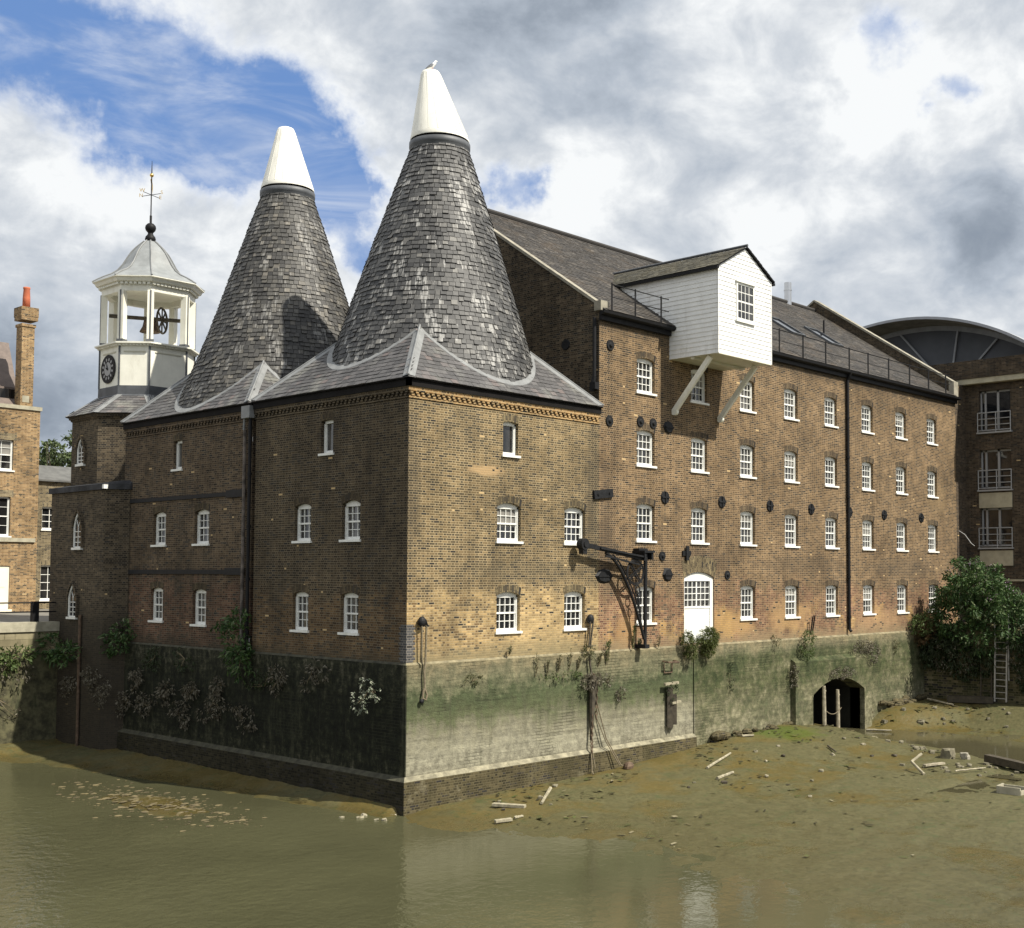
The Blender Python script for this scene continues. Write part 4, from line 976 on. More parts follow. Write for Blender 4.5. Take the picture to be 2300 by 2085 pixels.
pattress(8.9, 2.6, .48, .26); pattress(12.5, 2.66, .32, .26); pattress(12.55, 8.17, .32, .24)
mb = MB(); mb.box((13.38, -.06, 3.38), (13.9, -.004, 3.56)); mb.box((13.55, -.1, 3.2), (13.72, -.061, 3.75)); mb.build('anchor_plate', M['iron'], ml)
mb = MB(); mb.bar((8.3, -0.045, 5.42), (9.3, -0.045, 5.54), 0.08, 0.3, (0, 0, 1)); mb.tube([(8.5, -.09, 5.44), (8.5, -.12, 5.44)], .04, 8); mb.tube([(9.1, -.09, 5.52), (9.1, -.12, 5.52)], .04, 8); mb.build('joint_plate', M['iron'], ml)
mb = MB(); mb.tube([(33.64, 8.15, 17.3), (33.64, 8.15, 18.75)], 0.2, 18); mb.tube([(33.64, 8.15, 18.3), (33.64, 8.15, 18.36)], 0.22, 18); mb.build('flue', M['steel'], ml, False)
mb = MB(); mb.tube([(30.5, 4.03, 14.7), (30.5, 4.03, 15.6)], 0.05, 8); mb.build('vent_pipe', M['black'], ml)
disc = MB(); disc.tube([(8.61, 1.6, 10.93), (8.57, 1.6, 10.93)], [.2, .18], 16); disc.build('anchor_plate', M['iron'], ml)
# lucam
lc_o = (14.345, LY, LB)
mb = MB()
lw = lambda x: LA_-abs(x-14.345)*(LA_-LE)/1.705
nb = 19; bh = (LE-LB)/nb*1.0
z = LB; i = 0
while z < LA_-0.02:
    z1_ = min(z+bh, LA_); o1, o2 = 0.028, 0.006     # lapped boards: lower edge proud
    def span(zz): return (LX0, LX1) if zz <= LE else (14.345-(LA_-zz)*1.705/(LA_-LE), 14.345+(LA_-zz)*1.705/(LA_-LE))
    (a0, a1), (b0, b1) = span(z), span(z1_)
    mb.poly([(a0, LY-o1, z), (a1, LY-o1, z), (b1, LY-o2, z1_), (b0, LY-o2, z1_)]); mb.poly([(a0, LY, z), (a1, LY, z), (a1, LY-o1, z), (a0, LY-o1, z)])
    if z1_ <= LE+0.01:
        for xs_, sg in ((LX0, -1), (LX1, 1)):
            yb_ = 0.0 if z1_ < 11.9 else (z1_-EV)/SLP+0.25
            mb.poly([(xs_+sg*o1, LY, z), (xs_+sg*o1, yb_, z), (xs_+sg*o2, yb_, z1_), (xs_+sg*o2, LY, z1_)]); mb.poly([(xs_, LY, z), (xs_, yb_, z), (xs_+sg*o1, yb_, z), (xs_+sg*o1, LY, z)])
    z += bh
for xs_ in (LX0-.028, LX1+.028): mb.box((xs_-.02, LY-.034, LB), (xs_+.02, LY-.0, LE))
lu = mb.build('lucam', M['siding'], ml)
mb = MB(); mb.poly([(LX0, LY, LB+.005), (LX1, LY, LB+.005), (LX1, 0, LB+.005), (LX0, 0, LB+.005)]); mb.box((LX0+.05, -1.1, LB-.09), (LX1-.05, -.95, LB)); mb.box((LX0-.01, LY-.03, LB-.03), (LX1+.01, LY+.1, LB+.002))
mb.build('soffit', M['soffit'], lu)
mb = MB(); und = MB()
for sg in (-1, 1):
    ex = 14.345+sg*(1.705+0.14); ez = LA_+.05-(1.845)*(LA_-LE)/1.705
    ybk0, ybk1 = (ez-EV)/SLP+.3, (LA_-EV)/SLP+.3
    e0, e1 = Z(ex, LY-.12, ez), Z(ex, ybk0, ez); r0, r1 = Z(14.345, LY-.12, LA_+.05), Z(14.345, ybk1, LA_+.05)
    d_ = Z(0, 0, .03); und.poly([e0, e1, r1, r0]); und.poly([e0, e1, e1+d_, e0+d_]); und.poly([e0, r0, r0+d_, e0+d_]); und.box((ex-.06, LY-.1, ez-.1), (ex+.06, ybk0-.4, ez-.002))
    u = Z(0, 1, 0); vv = (r0-e0).normalized(); nn = Z(-vv.z*-sg*-1, 0, abs(vv.x)).normalized()
    nn = Z(sg*vv.z, 0, abs(vv.x)).normalized()
    slates(mb, e0+nn*.03, u, vv, nn, ybk1+2.37, (r0-e0).length, .28, .2, lambda p: p.z > EV+p.y*SLP-.1)
lr = und.build('lucam_roof', M['black'], lu); mb.build('slates', M['lucam_slate'], lu)
mb = MB(); mb.tube([(14.345, LY-.13, LA_+.12), (14.345, 4.3, LA_+.12)], .05, 6); mb.build('ridge_roll', M['dark_lead'], lu)
for bx in (12.78, 15.7):
    mb = MB(); x = bx
    mb.bar((x+.05, -1.75, LB-.06), (x+.05, -0.03, 8.75), 0.12, 0.2, (0, 1, 0.3)); mb.tube([(x-.02, -.1, 8.78), (x+.12, -.1, 8.78)], .135, 14); mb.build('bracket', M['cream'], lu)
wx0, wx1, wz0, wz1 = 13.72, 14.9, 12.14, 13.55
mb = MB(); yq = LY-.06
mb.box((wx0, yq, wz0), (wx0+.09, LY+.02, wz1)); mb.box((wx1-.09, yq, wz0), (wx1, LY+.02, wz1)); mb.box((wx0-.04, yq-.05, wz1), (wx1+.04, LY+.02, wz1+.07)); mb.box((wx0-.04, yq-.04, wz0-.08), (wx1+.04, LY+.02, wz0)); mb.box((wx0+.09, yq+.01, wz0), (wx1-.09, LY+.02, wz0+.08)); mb.box((wx0+.09, yq+.01, wz1-.08), (wx1-.09, LY+.02, wz1))
zm = (wz0+wz1)/2; mb.box((wx0+.09, yq+.02, zm-.03), (wx1-.09, LY+.02, zm+.03))
for i in range(1, 4): x = wx0+.09+(wx1-wx0-.18)*i/4; mb.box((x-.014, yq+.025, wz0+.08), (x+.014, LY+.02, wz1-.08))
for j in (1, 3): z = wz0+(wz1-wz0)*j/4; mb.box((wx0+.09, yq+.028, z-.014), (wx1-.09, LY+.02, z+.014))
mb.build('window', M['white'], lu)
mb = MB(); mb.poly([(wx0, LY-.031, wz0), (wx1, LY-.031, wz0), (wx1, LY-.031, wz1), (wx0, LY-.031, wz1)]); mb.build('pane', GLASS[1], lu)

# ================================================================== CLOCK TOWER
TX, TY = 2.65, 20.5
ct = thing('clock_tower', 'octagonal brick tower with white clock stage, open belfry and lead dome', 'clock tower', (TX, TY, 0))
def octo(h, a, z, cx=TX, cy=TY): a /= 2; return [Z(cx+x, cy+y, z) for x, y in ((-h, -a), (-a, -h), (a, -h), (h, -a), (h, a), (a, h), (-a, h), (-h, a))]
def octpri(mb, lv, cap=True):
    rs = [octo(*q) for q in lv]
    for A, B in zip(rs, rs[1:]):
        for k in range(8): mb.poly([A[k], A[(k+1) % 8], B[(k+1) % 8], B[k]])
    if cap: mb.poly(rs[0][::-1]); mb.poly(rs[-1])
mb = MB(); octpri(mb, [(2.7, 2.25, 0.0), (2.7, 2.25, 9.1)]); mb.build('brick_stage', M['tower_brick'], ct)
mb = MB(); octpri(mb, [(2.76, 2.3, 8.93), (2.76, 2.3, 9.0), (2.83, 2.35, 9.0), (2.83, 2.35, 9.1)]); mb.build('cornice', M['tower_brick'], ct)
# lower, wider stage with lead-capped parapet
mb = MB(); base = [(-0.7, 21.9), (-0.7, 17.35), (-0.02, 16.67), (3.5, 16.67), (3.5, 21.9)]
def ring(pts, z0, z1, o=0.0):
    for k in range(len(pts)): (xa, ya), (xb, yb) = pts[k], pts[(k+1) % len(pts)]; mb.poly([(xa, ya, z0), (xb, yb, z0), (xb, yb, z1), (xa, ya, z1)])
ring(base, -6, 6.0); mb.build('lower_stage', M['tower_brick'], ct)
mb = MB(); b2_ = [(-0.8, 22.0), (-0.8, 17.31), (-0.06, 16.57), (3.5, 16.57), (3.5, 22.0)]; ring(b2_, 5.9, 6.12); mb.poly([(-0.8, 22.0, 6.12), (-0.8, 17.31, 6.12), (-.06, 16.57, 6.12), (0.4, 16.57, 6.35), (0.4, 22.0, 6.35)]); mb.build('parapet_lead', M['parapet_dark'], ct)
mb = MB(); mb.box((-.84, 17.18, 5.92), (-.6, 17.32, 6.08)); mb.build('rain_spout', M['white'], ct)
mb = MB(); mb.tube([(-0.78, 19.0, 1.0), (-0.78, 19.0, -4.2)], 0.06, 8); mb.build('drain_pipe', M['rust'], ct)
# slate skirt and lead
mb = MB(); octpri(mb, [(2.95, 2.42, 9.1), (1.76, 1.72, 9.98)]); sk_ = mb.build('skirt_roof', M['underlay'], ct)
mb = MB(); A = octo(2.95, 2.42, 9.1); B = octo(1.76, 1.72, 9.98); ld = MB()
for k in range(8):
    a, b, c_, d_ = A[k], A[(k+1) % 8], B[(k+1) % 8], B[k]; u = (b-a).normalized(); v = ((c_+d_)/2-(a+b)/2); L = v.length; v.normalize(); n = u.cross(v).normalized()
    if n.z < 0: n = -n
    w0, w1 = (b-a).length, (c_-d_).length
    def keep(p, a=a, u=u, v=v, L=L, w0=w0, w1=w1):
        q = p-a; m_ = (w0-w1)/2*q.dot(v)/L; return m_ < q.dot(u) < w0-m_
    slates(mb, a+n*.01, u, v, n, w0, L, .28, .2, keep)
    for e, o_ in ((a, d_), (b, c_)):
        s_ = 1 if e is a else -1; ld = MB(); ld.poly([e+n*.05, o_+n*.05, o_+u*s_*.2+n*.035, e+u*s_*.2+n*.035]); ld.build('lead_flashing', M['lead'], sk_)
mb.build('slates', M['skirt_slate'], sk_)
mb = MB(); octpri(mb, [(1.84, 1.76, 9.96), (1.76, 1.70, 10.03), (1.75, 1.70, 10.40)]); mb.build('lead_apron', M['dark_lead'], ct)
mb = MB(); octpri(mb, [(1.71, 1.68, 10.4), (1.71, 1.68, 12.06)]); wst = mb.build('clock_stage', M['cream'], ct)
for p_, q_ in zip(octo(1.715, 1.69, 10.4), octo(1.715, 1.69, 12.04)): mb = MB(); mb.bar(p_, q_, 0.07); mb.build('corner_flashing', M['dark_lead'], wst)
mb = MB()
for (nx, ny, hw) in ((0, -1, .6), (-.7071, -.7071, .44), (-1, 0, .55)):
    cx_, cy_ = TX+nx*1.725, TY+ny*1.725
    if hw == .44: cx_, cy_ = TX-(1.71+.84)/2-.01, TY-(1.71+.84)/2-.01
    tx_, ty_ = -ny, nx; mb.bar((cx_-tx_*hw, cy_-ty_*hw, 11.82), (cx_+tx_*hw, cy_+ty_*hw, 11.82), .03, .05)
mb.build('panel_mould', M['soffit'], wst)
mb = MB(); octpri(mb, [(1.72, 1.69, 12.04), (1.78, 1.72, 12.06), (1.78, 1.72, 12.1), (1.93, 1.83, 12.14), (1.93, 1.83, 12.2), (1.6, 1.5, 12.27)])
def dentils(mb, h, a, z0, z1, d, step):
    A = octo(h, a, z0)
    for k in range(8):
        p0, p1 = A[k], A[(k+1) % 8]; u = (p1-p0); L = u.length; u.normalize(); nrm = Z(u.y, -u.x, 0); m_ = int(L/step)
        for i in range(m_): q = p0+u*(L*(i+.5)/m_)+nrm*(d/2); mb.bar(q, q+Z(0, 0, z1-z0), step*.5, d, u)
dentils(mb, 1.76, 1.70, 12.06, 12.13, .08, .13)
mb.build('lower_cornice', M['cream'], ct)
# belfry posts
for p_ in octo(1.6, 1.58, 12.2):
    d_ = (p_-Z(TX, TY, 12.2)).normalized(); mb = MB(); mb.bar(p_, p_+Z(0, 0, 2.2), .26, .26, d_); po = mb.build('post', M['cream'], ct)
    mb = MB(); mb.bar(p_, p_+Z(0, 0, .14), .31, .31, d_); mb.bar(p_+d_*.135+Z(0, 0, .1), p_+d_*.135+Z(0, 0, 2.2), .05, .05, d_); mb.build('post_flashing', M['dark_lead'], po)
mb = MB(); octpri(mb, [(1.70, 1.66, 14.36), (1.72, 1.68, 14.66)], False); octpri(mb, [(1.42, 1.4, 14.36), (1.42, 1.4, 14.66)], False)
A, B = octo(1.70, 1.66, 14.36), octo(1.42, 1.4, 14.36)
for k in range(8): mb.poly([A[k], A[(k+1) % 8], B[(k+1) % 8], B[k]])
mb.poly(octo(1.5, 1.48, 14.62)); mb.build('beam', M['cream'], ct)
mb = MB(); octpri(mb, [(1.74, 1.7, 14.6), (1.74, 1.7, 14.72), (1.92, 1.86, 14.74), (1.98, 1.92, 14.86), (2.06, 1.98, 14.9), (2.06, 1.98, 14.93)]); dentils(mb, 1.75, 1.7, 14.63, 14.73, .12, .17); mb.build('upper_cornice', M['cream'], ct)
DOME = [(2.05, 14.935), (1.88, 15.06), (1.66, 15.2), (1.38, 15.35), (1.15, 15.54), (0.97, 15.8), (0.82, 16.1), (0.68, 16.36), (0.5, 16.6), (0.32, 16.79), (0.21, 16.9)]
mb = MB(); octpri(mb, [(h, h*.97, z) for h, z in DOME]); dm = mb.build('dome', M['dome_lead'], ct)
mb = MB()
for k in range(8): mb.tube([octo(h+.01, h*.97+.008, z+.015)[k] for h, z in DOME], .035, 6)
mb.build('lead_roll', M['lead'], dm)
mb = MB(); mb.lathe((TX, TY, 0), [(.2, 16.85), (.2, 16.95), (.23, 17.0), (.2, 17.12), (.13, 17.2), (.1, 17.28), (.14, 17.33), (.2, 17.4), (.23, 17.5), (.21, 17.6), (.13, 17.69), (.05, 17.72), (.05, 18.05), (.026, 18.06), (.024, 20.0), (.008, 20.45)], 20); fi = mb.build('finial', M['black'], ct, True)
wv = MB()
for a in (0.35, 0.35+math.pi/2):
    ca, sa = math.cos(a), math.sin(a); wv.tube([(TX-.5*ca, TY-.5*sa, 18.96), (TX+.5*ca, TY+.5*sa, 18.96)], .013, 6)
wv.build('compass_arm', M['black'], fi)
def text_obj(txt, size, name, mat, parent, loc, rot, depth=.006):
    cu = bpy.data.curves.new('t', 'FONT'); cu.body = txt; cu.size = size; cu.extrude = depth; cu.align_x = 'CENTER'; cu.align_y = 'CENTER'
    to = bpy.data.objects.new('t', cu); sc.collection.objects.link(to); me = bpy.data.meshes.new_from_object(to); bpy.data.objects.remove(to)
    me.name = name; me.materials.clear(); me.materials.append(mat); o = bpy.data.objects.new(name, me); sc.collection.objects.link(o); o.parent = parent; o.location = Vector(loc)-Vector(parent['_o']); o.rotation_euler = rot; return o
for i, ch in enumerate('ENWS'):
    a = .35+i*math.pi/2; text_obj(ch, .22, 'compass_letter', M['gold'], fi, (TX+.56*math.cos(a), TY+.56*math.sin(a), 19.0), (R(90), 0, -.7))
mb = MB(); mb.poly([(TX, TY-.01, 19.72), (TX-.07, TY-.02, 19.62), (TX-.02, TY-.01, 19.35), (TX+.06, TY+.04, 19.18), (TX+.12, TY+.1, 19.02), (TX+.09, TY+.06, 19.4), (TX+.03, TY, 19.55)]); mb.ellipsoid((TX, TY, 19.82), (.085, .085, .085)); mb.build('wind_vane', M['gold'], fi, True)
# clock dial: black ring, pale centre, pale gaps between the numerals
CX_, CY_, CZ_ = TX-1.73, TY+.03, 11.16
mb = MB(); mb.tube([(CX_, CY_, CZ_), (CX_-.035, CY_, CZ_)], .6, 40); dial = mb.build('clock_dial', M['black'], ct)
mb = MB(); ry = lambda r, a, d=.042: Z(CX_-d, CY_-r*math.sin(a), CZ_+r*math.cos(a))
mb.poly([ry(.29, 2*math.pi*k/32) for k in range(32)])
for k in range(12):
    a = math.pi/6*(k+.5); mb.poly([ry(.33, a-.09), ry(.33, a+.09), ry(.40, a+.14), ry(.47, a+.06), ry(.47, a-.06), ry(.40, a-.14)])
mb.build('dial_opening', M['grey_metal'], dial)
mb = MB()
for a, L, w_ in ((-.33, .44, .035), (-1.2, .26, .045)): mb.poly([ry(.08, a+math.pi, .06), ry(.05, a+1.5, .06), ry(L*.6, a+w_*1.2, .06), ry(L, a, .06), ry(L*.6, a-w_*1.2, .06), ry(.05, a-1.5, .06)])
mb.build('clock_hand', M['black'], dial)
# bell with its wheel
mb = MB(); bx, by, bz = TX+.12, TY+.1, 13.45
mb.lathe((bx, by, bz-.45), [(.42, 0), (.40, .06), (.30, .25), (.25, .5), (.17, .62), (.02, .66)], 24); mb.build('bell', M['rust'], ct, True)
mb = MB(); wx_, wy_ = TX+.46, TY-.3; rim = [Z(wx_+.42*math.sin(a), wy_+.33*math.sin(a), bz+.05+.54*math.cos(a)) for a in [2*math.pi*k/28 for k in range(29)]]
mb.tube(rim, .045, 6, False)
for k in range(4): a = math.pi*k/4; mb.bar(rim[int(k*3.5)], rim[int(k*3.5)+14], .05)
mb.build('bell_wheel', M['wood_dark'], ct); mb = MB(); mb.bar((TX-1.4, TY+.75, bz+.12), (TX+1.4, TY-.65, bz+.12), .14); mb.build('headstock', M['wood_dark'], ct)
# pointed windows
def lancet(x, yc, z0, w_, hs, hp):
    f = MB(); N = 10; pr = [(yc-w_/2+w_*k/N, z0+hs+hp*(1-abs((k-N/2)/(N/2)))**.62) for k in range(N+1)]
    out = [(yc-w_/2, z0)]+pr+[(yc+w_/2, z0)]
    p = MB(); p.poly([(x-.006, a, b) for a, b in out])
    for k in range(len(out)):
        a, b = out[k], out[(k+1) % len(out)]; f.bar((x-.02, *a), (x-.02, *b), .09, .06, (1, 0, 0))
    for j in range(1, 4): f.bar((x-.016, yc-w_/2, z0+hs*j/4), (x-.016, yc+w_/2, z0+hs*j/4), .03, .03, (1, 0, 0))
    f.bar((x-.016, yc, z0), (x-.016, yc, z0+hs*1.0), .03, .03, (1, 0, 0)); f.tube([(x-.016, yc, z0+hs*.95), (x-.016, yc-w_*.22, z0+hs+hp*.45)], .015, 4); f.tube([(x-.016, yc, z0+hs*.95), (x-.016, yc+w_*.22, z0+hs+hp*.45)], .015, 4)
    o = f.build('pointed_window', M['white'], ct); p.build('pane', GLASS[3], o)
    s_ = MB(); s_.box((x-.12, yc-w_/2-.08, z0-.09), (x, yc+w_/2+.08, z0)); s_.build('sill', M['white'], o)
    hd = MB()
    for k in range(N):
        (ya, za), (yb, zb) = pr[k], pr[k+1]; hd.bar((x-.05, yc+(ya-yc)*1.22, z0+hs+(za-z0-hs)*1.12+.06), (x-.05, yc+(yb-yc)*1.22, z0+hs+(zb-z0-hs)*1.12+.06), .1, .14, (1, 0, 0))
    for sg in (-1, 1): hd.bar((x-.05, yc+sg*(w_/2+.1), z0), (x-.05, yc+sg*(w_/2+.1), z0+hs+.06), .1, .1, (1, 0, 0))
    hd.build('brick_surround', M['tower_brick'], o)
lancet(TX-2.7, 20.7, 7.12, .55, .62, .45); lancet(-.7, 19.45, 3.66, .62, .85, .55); lancet(-.7, 19.75, .9, .62, .78, .5)

# ================================================================== WALL CRANE
wc = thing('wall_crane', 'black cast-iron wall crane with ringed bracket folded flat against the mill', 'crane', (10.7, -.35, 0))
yc = -.38
mb = MB(); mb.tube([(10.72, yc, .1), (10.74, yc, 3.45)], [.06, .075], 10); mb.box((10.6, yc-.1, .02), (10.85, 0, .16)); mb.build('pivot_post', M['iron'], wc)
mb = MB(); mb.box((10.45, yc-.2, 3.44), (11.05, 0, 3.52)); mb.box((10.5, yc-.16, 3.2), (10.6, 0, 3.44)); mb.box((10.9, yc-.16, 3.2), (11.0, 0, 3.44)); mb.box((10.5, yc+.1, 3.52), (10.98, 0, 3.6)); mb.build('top_bracket', M['iron'], wc)
mb = MB(); mb.bar((10.72, yc, 3.22), (7.5, yc, 3.66), .1, .15); mb.bar((10.5, yc-.1, 3.3), (8.2, yc-.08, 3.56), .07, .06); mb.bar((10.3, yc-.06, 3.02), (8.5, yc-.04, 3.3), .05, .06); mb.build('jib', M['iron'], wc)
mb = MB(); br = []
for k in range(19):
    t_ = k/18; a, b, c_, d_ = Z(8.55, yc, 3.4), Z(9.3, yc, 3.2), Z(10.05, yc, 2.0), Z(10.66, yc, .35); br.append(a*(1-t_)**3+b*3*t_*(1-t_)**2+c_*3*t_*t_*(1-t_)+d_*t_**3)
mb.tube(br, .055, 8); mb.tube([p+Z(.1, -.03, .05) for p in br[2:-3]], .03, 6); mb.tube([Z(10.3, yc, 2.0), Z(10.42, yc, 1.3), Z(10.62, yc, .4)], .03, 6); mb.build('curved_brace', M['iron'], wc)
mb = MB()
def hoop(mb, cx_, cz_, rx, rz, r): mb.tube([Z(cx_+rx*math.cos(2*math.pi*k/28), yc, cz_+rz*math.sin(2*math.pi*k/28)) for k in range(29)], r, 6, False)
hoop(mb, 10.17, 2.74, .47, .44, .028); hoop(mb, 10.17, 2.74, .42, .39, .018)
for e in (-.05, .05): mb.bar((9.86+e, yc, 3.02+abs(e)), (10.46+e, yc, 2.42-abs(e)), .035); mb.bar((9.8, yc-.03, 2.52+e), (10.58, yc-.03, 2.98+e), .035)
hoop(mb, 10.28, 2.12, .13, .15, .025); hoop(mb, 10.38, 1.75, .1, .14, .02); mb.build('ring_tracery', M['iron'], wc)
mb = MB(); mb.tube([(7.38, yc-.12, 3.68), (7.38, yc+.12, 3.68)], .2, 18); mb.tube([(7.38, yc-.16, 3.68), (7.38, yc-.12, 3.68)], .1, 12); mb.box((7.28, yc-.1, 3.35), (7.48, yc+.1, 3.55)); mb.build('pulley_wheel', M['iron'], wc)

# ================================================================== SEAGULL
gl = thing('seagull', 'white and grey gull perched on top of the front white cowl', 'gull', (4.32, 4.1, 20.34))
gx, gy, gz = 4.28, 4.05, 20.34
def gp(f, s_, z):
    f, s_, z = f*.78, s_*.78, z*.78
    return Z(gx+f*.75-s_*.66, gy-f*.66-s_*.75, gz+z)   # f to the right in view, s away
me = bpy.data.meshes.new('body'); chain = [(-.26, .13, .02), (-.15, .17, .06), (-.02, .23, .1), (.09, .30, .095), (.12, .40, .055), (.13, .465, .055), (.17, .465, .045), (.235, .45, .012)]
bo = bpy.data.objects.new('body', me); me.from_pydata([gp(f, 0, z)-gl.location for f, z, r in chain], [(i, i+1) for i in range(len(chain)-1)], []); sc.collection.objects.link(bo); bo.parent = gl; me.materials.append(M['gull_white'])
bo.modifiers.new('skin', 'SKIN'); bo.modifiers.new('sub', 'SUBSURF').render_levels = 2
for v_, (f, z, r) in zip(me.skin_vertices[0].data, chain): v_.radius = (r*.78, r*.78)
me.skin_vertices[0].data[3].use_root = True
for s_ in (-.085, .085):
    mb = MB(); pts = [gp(.07, s_, .3), gp(-.02, s_*1.25, .33), gp(-.14, s_*1.1, .25), gp(-.33, s_*.5, .09), gp(-.2, s_*1.15, .14), gp(-.02, s_*1.3, .19)]
    mb.poly(pts); mb.poly([p+Z(.012*(1 if s_ > 0 else -1), 0, -.01) for p in pts]); mb.build('wing', M['gull_grey'], gl)
    mb = MB(); mb.tube([gp(.02, s_*.4, .15), gp(.03, s_*.4, .0)], .008, 5); mb.tube([gp(.03, s_*.4, .005), gp(.09, s_*.4, .005)], .008, 5); mb.build('leg', M['terracotta'], gl)

# ================================================================== MOORING GEAR ON THE WALL
def chain_obj(name, label, pts, r, parent=None):
    mb = MB()
    for a, b in zip(pts, pts[1:]):
        a, b = Vector(a), Vector(b); L = (b-a).length; n_ = max(1, int(L/.12)); d = (b-a).normalized(); s0 = d.orthogonal().normalized()
        for k in range(n_):
            c_ = a+(b-a)*((k+.5)/n_); s_ = s0 if k % 2 else d.cross(s0)
            mb.tube([c_+d*(.075*math.cos(t_*math.pi/4))+s_*(.035*math.sin(t_*math.pi/4)) for t_ in range(9)], r, 5, False)
    return mb
ch = thing('mooring_chain', 'mooring chain hung from a ball hook beside the blue-brick corner', 'mooring chain', (.5, -.1, 1.2))
mb = MB(); mb.ellipsoid((.49, -.12, 1.22), (.14, .12, .16)); mb.tube([(.49, 0, 1.2), (.49, -.12, 1.2)], .07, 10); mb.tube([(.56, -.2, 1.28), (.64, -.2, 1.1)], .03, 6); mb.build('wall_hook', M['iron'], ch)
mb = MB(); mb.tube([(.44, -.18, 1.1), (.46, -.16, 0.2), (.5, -.16, -.02)], .028, 6); mb.tube([(.62, -.18, 1.15), (.6, -.17, .1), (.56, -.17, -.3), (.58, -.17, -.75), (.66, -.18, -.95), (.62, -.18, -1.1), (.5, -.18, -1.05), (.52, -.17, -.9), (.57, -.17, -.75)], .035, 7); mb.build('hanging_rope', M['rope'], ch)
mb = MB(); mb.ellipsoid((.47, -.17, -1.13), (.08, .06, .07), 8, 6); mb.build('shackle', M['iron'], ch)
ch = thing('mooring_chain', 'heavy bunched mooring chains hanging in a weed tuft below the oast and mill joint', 'mooring chain', (8.0, -.1, 1.1))
mb = MB(); mb.ellipsoid((8.06, -.12, 1.12), (.14, .12, .17)); mb.tube([(8.06, 0, 1.1), (8.06, -.12, 1.1)], .07, 10); mb.build('wall_hook', M['iron'], ch)
mb = MB(); mb.tube([(8.0, -.18, 1.05), (7.94, -.17, .35), (7.92, -.17, .15)], .03, 6); mb.tube([(8.14, -.18, 1.05), (8.05, -.17, .5), (8.0, -.17, .15)], .035, 6); mb.tube([(7.95, -.2, -.1), (7.97, -.18, -.4), (8.03, -.2, -.72)], .04, 6); mb.build('hanging_rope', M['wood_dark'], ch)
mb = chain_obj('c', '', [(8.08, -.25, -.75), (8.0, -.25, -3.1), (7.97, -.3, -3.45)], .02); q = chain_obj('c', '', [(8.3, -.22, -1.0), (8.26, -.22, -2.3)], .02); i0 = len(mb.v); mb.v += q.v; mb.f += [tuple(i+i0 for i in f) for f in q.f]; mb.uv += q.uv; mb.mi += q.mi
mb.build('link_chain', M['rust'], ch)
mb = MB(); mb.tube([(8.1, -.2, -.8), (8.06, -.2, -2.0), (8.0, -.2, -3.0)], [.14, .1, .03], 8); mb.tube([(8.27, -.18, -.9), (8.26, -.18, -1.8)], [.09, .04], 8); mb.build('rope_bundle', M['wood_dark'], ch)
mb = MB(); mb.tube([(7.96, -.25, -3.3), (7.86, -.4, -4.0), (7.8, -.5, -4.1)], .025, 6); mb.tube([(8.0, -.25, -3.2), (7.98, -.42, -3.9)], .022, 6); mb.build('rope_tail', M['rope'], ch)
rp = MB(); rp.tube([(8.3, -.2, -1.7), (8.75, -.25, -3.0), (9.3, -.45, -3.95), (9.46, -.52, -4.0)], .022, 6); rp.tube([(8.27, -.2, -2.2), (8.7, -.28, -3.1), (9.2, -.48, -3.95)], .02, 6)
tag(rp.build('mooring_rope', M['rope'], None, loc=(9.46, -.52, -4.05)), 'pair of thin ropes slanting from the bunched chains down to the mud', 'rope')
fb = MB(); fb.ellipsoid((9.5, -.62, -4.02), (.2, .17, .16), 10, 7)
for v_ in fb.v: v_ += Vector((mnoise.noise(v_*5), mnoise.noise(v_*5+Z(9, 0, 0)), mnoise.noise(v_*5+Z(0, 9, 0))))*.05
tag(fb.build('mooring_buoy', M['rust'], None, loc=(9.5, -.62, -4.15)), 'rust-brown lump of a buoy at the end of the slanting ropes', 'buoy')
fe = thing('timber_fender', 'weedy timber fender post under a bent iron bracket on the pale wall', 'fender', (12.45, -.15, -2.8))
mb = MB(); mb.bar((12.38, -.2, -2.95), (12.38, -.2, -1.5), .16, .2); mb.bar((12.62, -.22, -2.85), (12.62, -.22, -1.75), .3, .16); mb.build('post', M['wood_dark'], fe)
mb = MB(); mb.bar((12.35, -.3, -2.06), (12.85, -.32, -2.02), .12, .08); mb.bar((12.0, -.26, -1.35), (12.75, -.3, -1.32), .1, .09); mb.build('crossbar', M['driftwood'], fe)
mb = MB(); mb.tube([(12.1, -.1, -.52), (12.1, -.35, -.55), (12.7, -.38, -.57), (12.75, -.1, -.52)], .035, 6); mb.tube([(12.15, -.12, -.6), (12.15, -.12, -.95), (12.62, -.12, -.95), (12.62, -.12, -.6)], .025, 6); mb.build('iron_bracket', M['rust'], fe)
for i, (x, y, zt_, lb) in enumerate(((22.24, -.8, -2.02, 'left slim timber post standing in the culvert mouth'), (23.36, -.8, -2.25, 'right slim timber post standing in the culvert mouth'))):
    mb = MB(); mb.tube([(x, y, -4.5), (x-.02, y, -3.0), (x-.03, y, zt_)], [.09, .085, .07], 8); mb.tube([(x-.08, y, zt_-.22), (x+.06, y, zt_-.22)], .06, 6); tag(mb.build('mooring_post', M['wood_grey'], None, loc=(x, y, -4.2)), lb, 'post')
mb = MB(); mb.tube([(22.24+1.12*k/8, -.8-.02*k, -3.0-.25*(1-((k-4)/4)**2)) for k in range(9)], .018, 5); tag(mb.build('slack_rope', M['rope'], None, loc=(22.7, -.8, -3.2)), 'slack rope strung between the two culvert posts', 'rope')
mb = MB(); mb.tube([(22.27, -.12, .1), (22.27, -.25, .9), (22.43, -.25, .92), (22.43, -.12, .2)], .03, 6); tag(mb.build('grab_rail', M['black'], None, loc=(22.3, -.1, .1)), 'bent black handrail hoop on the ledge above the culvert', 'handrail')

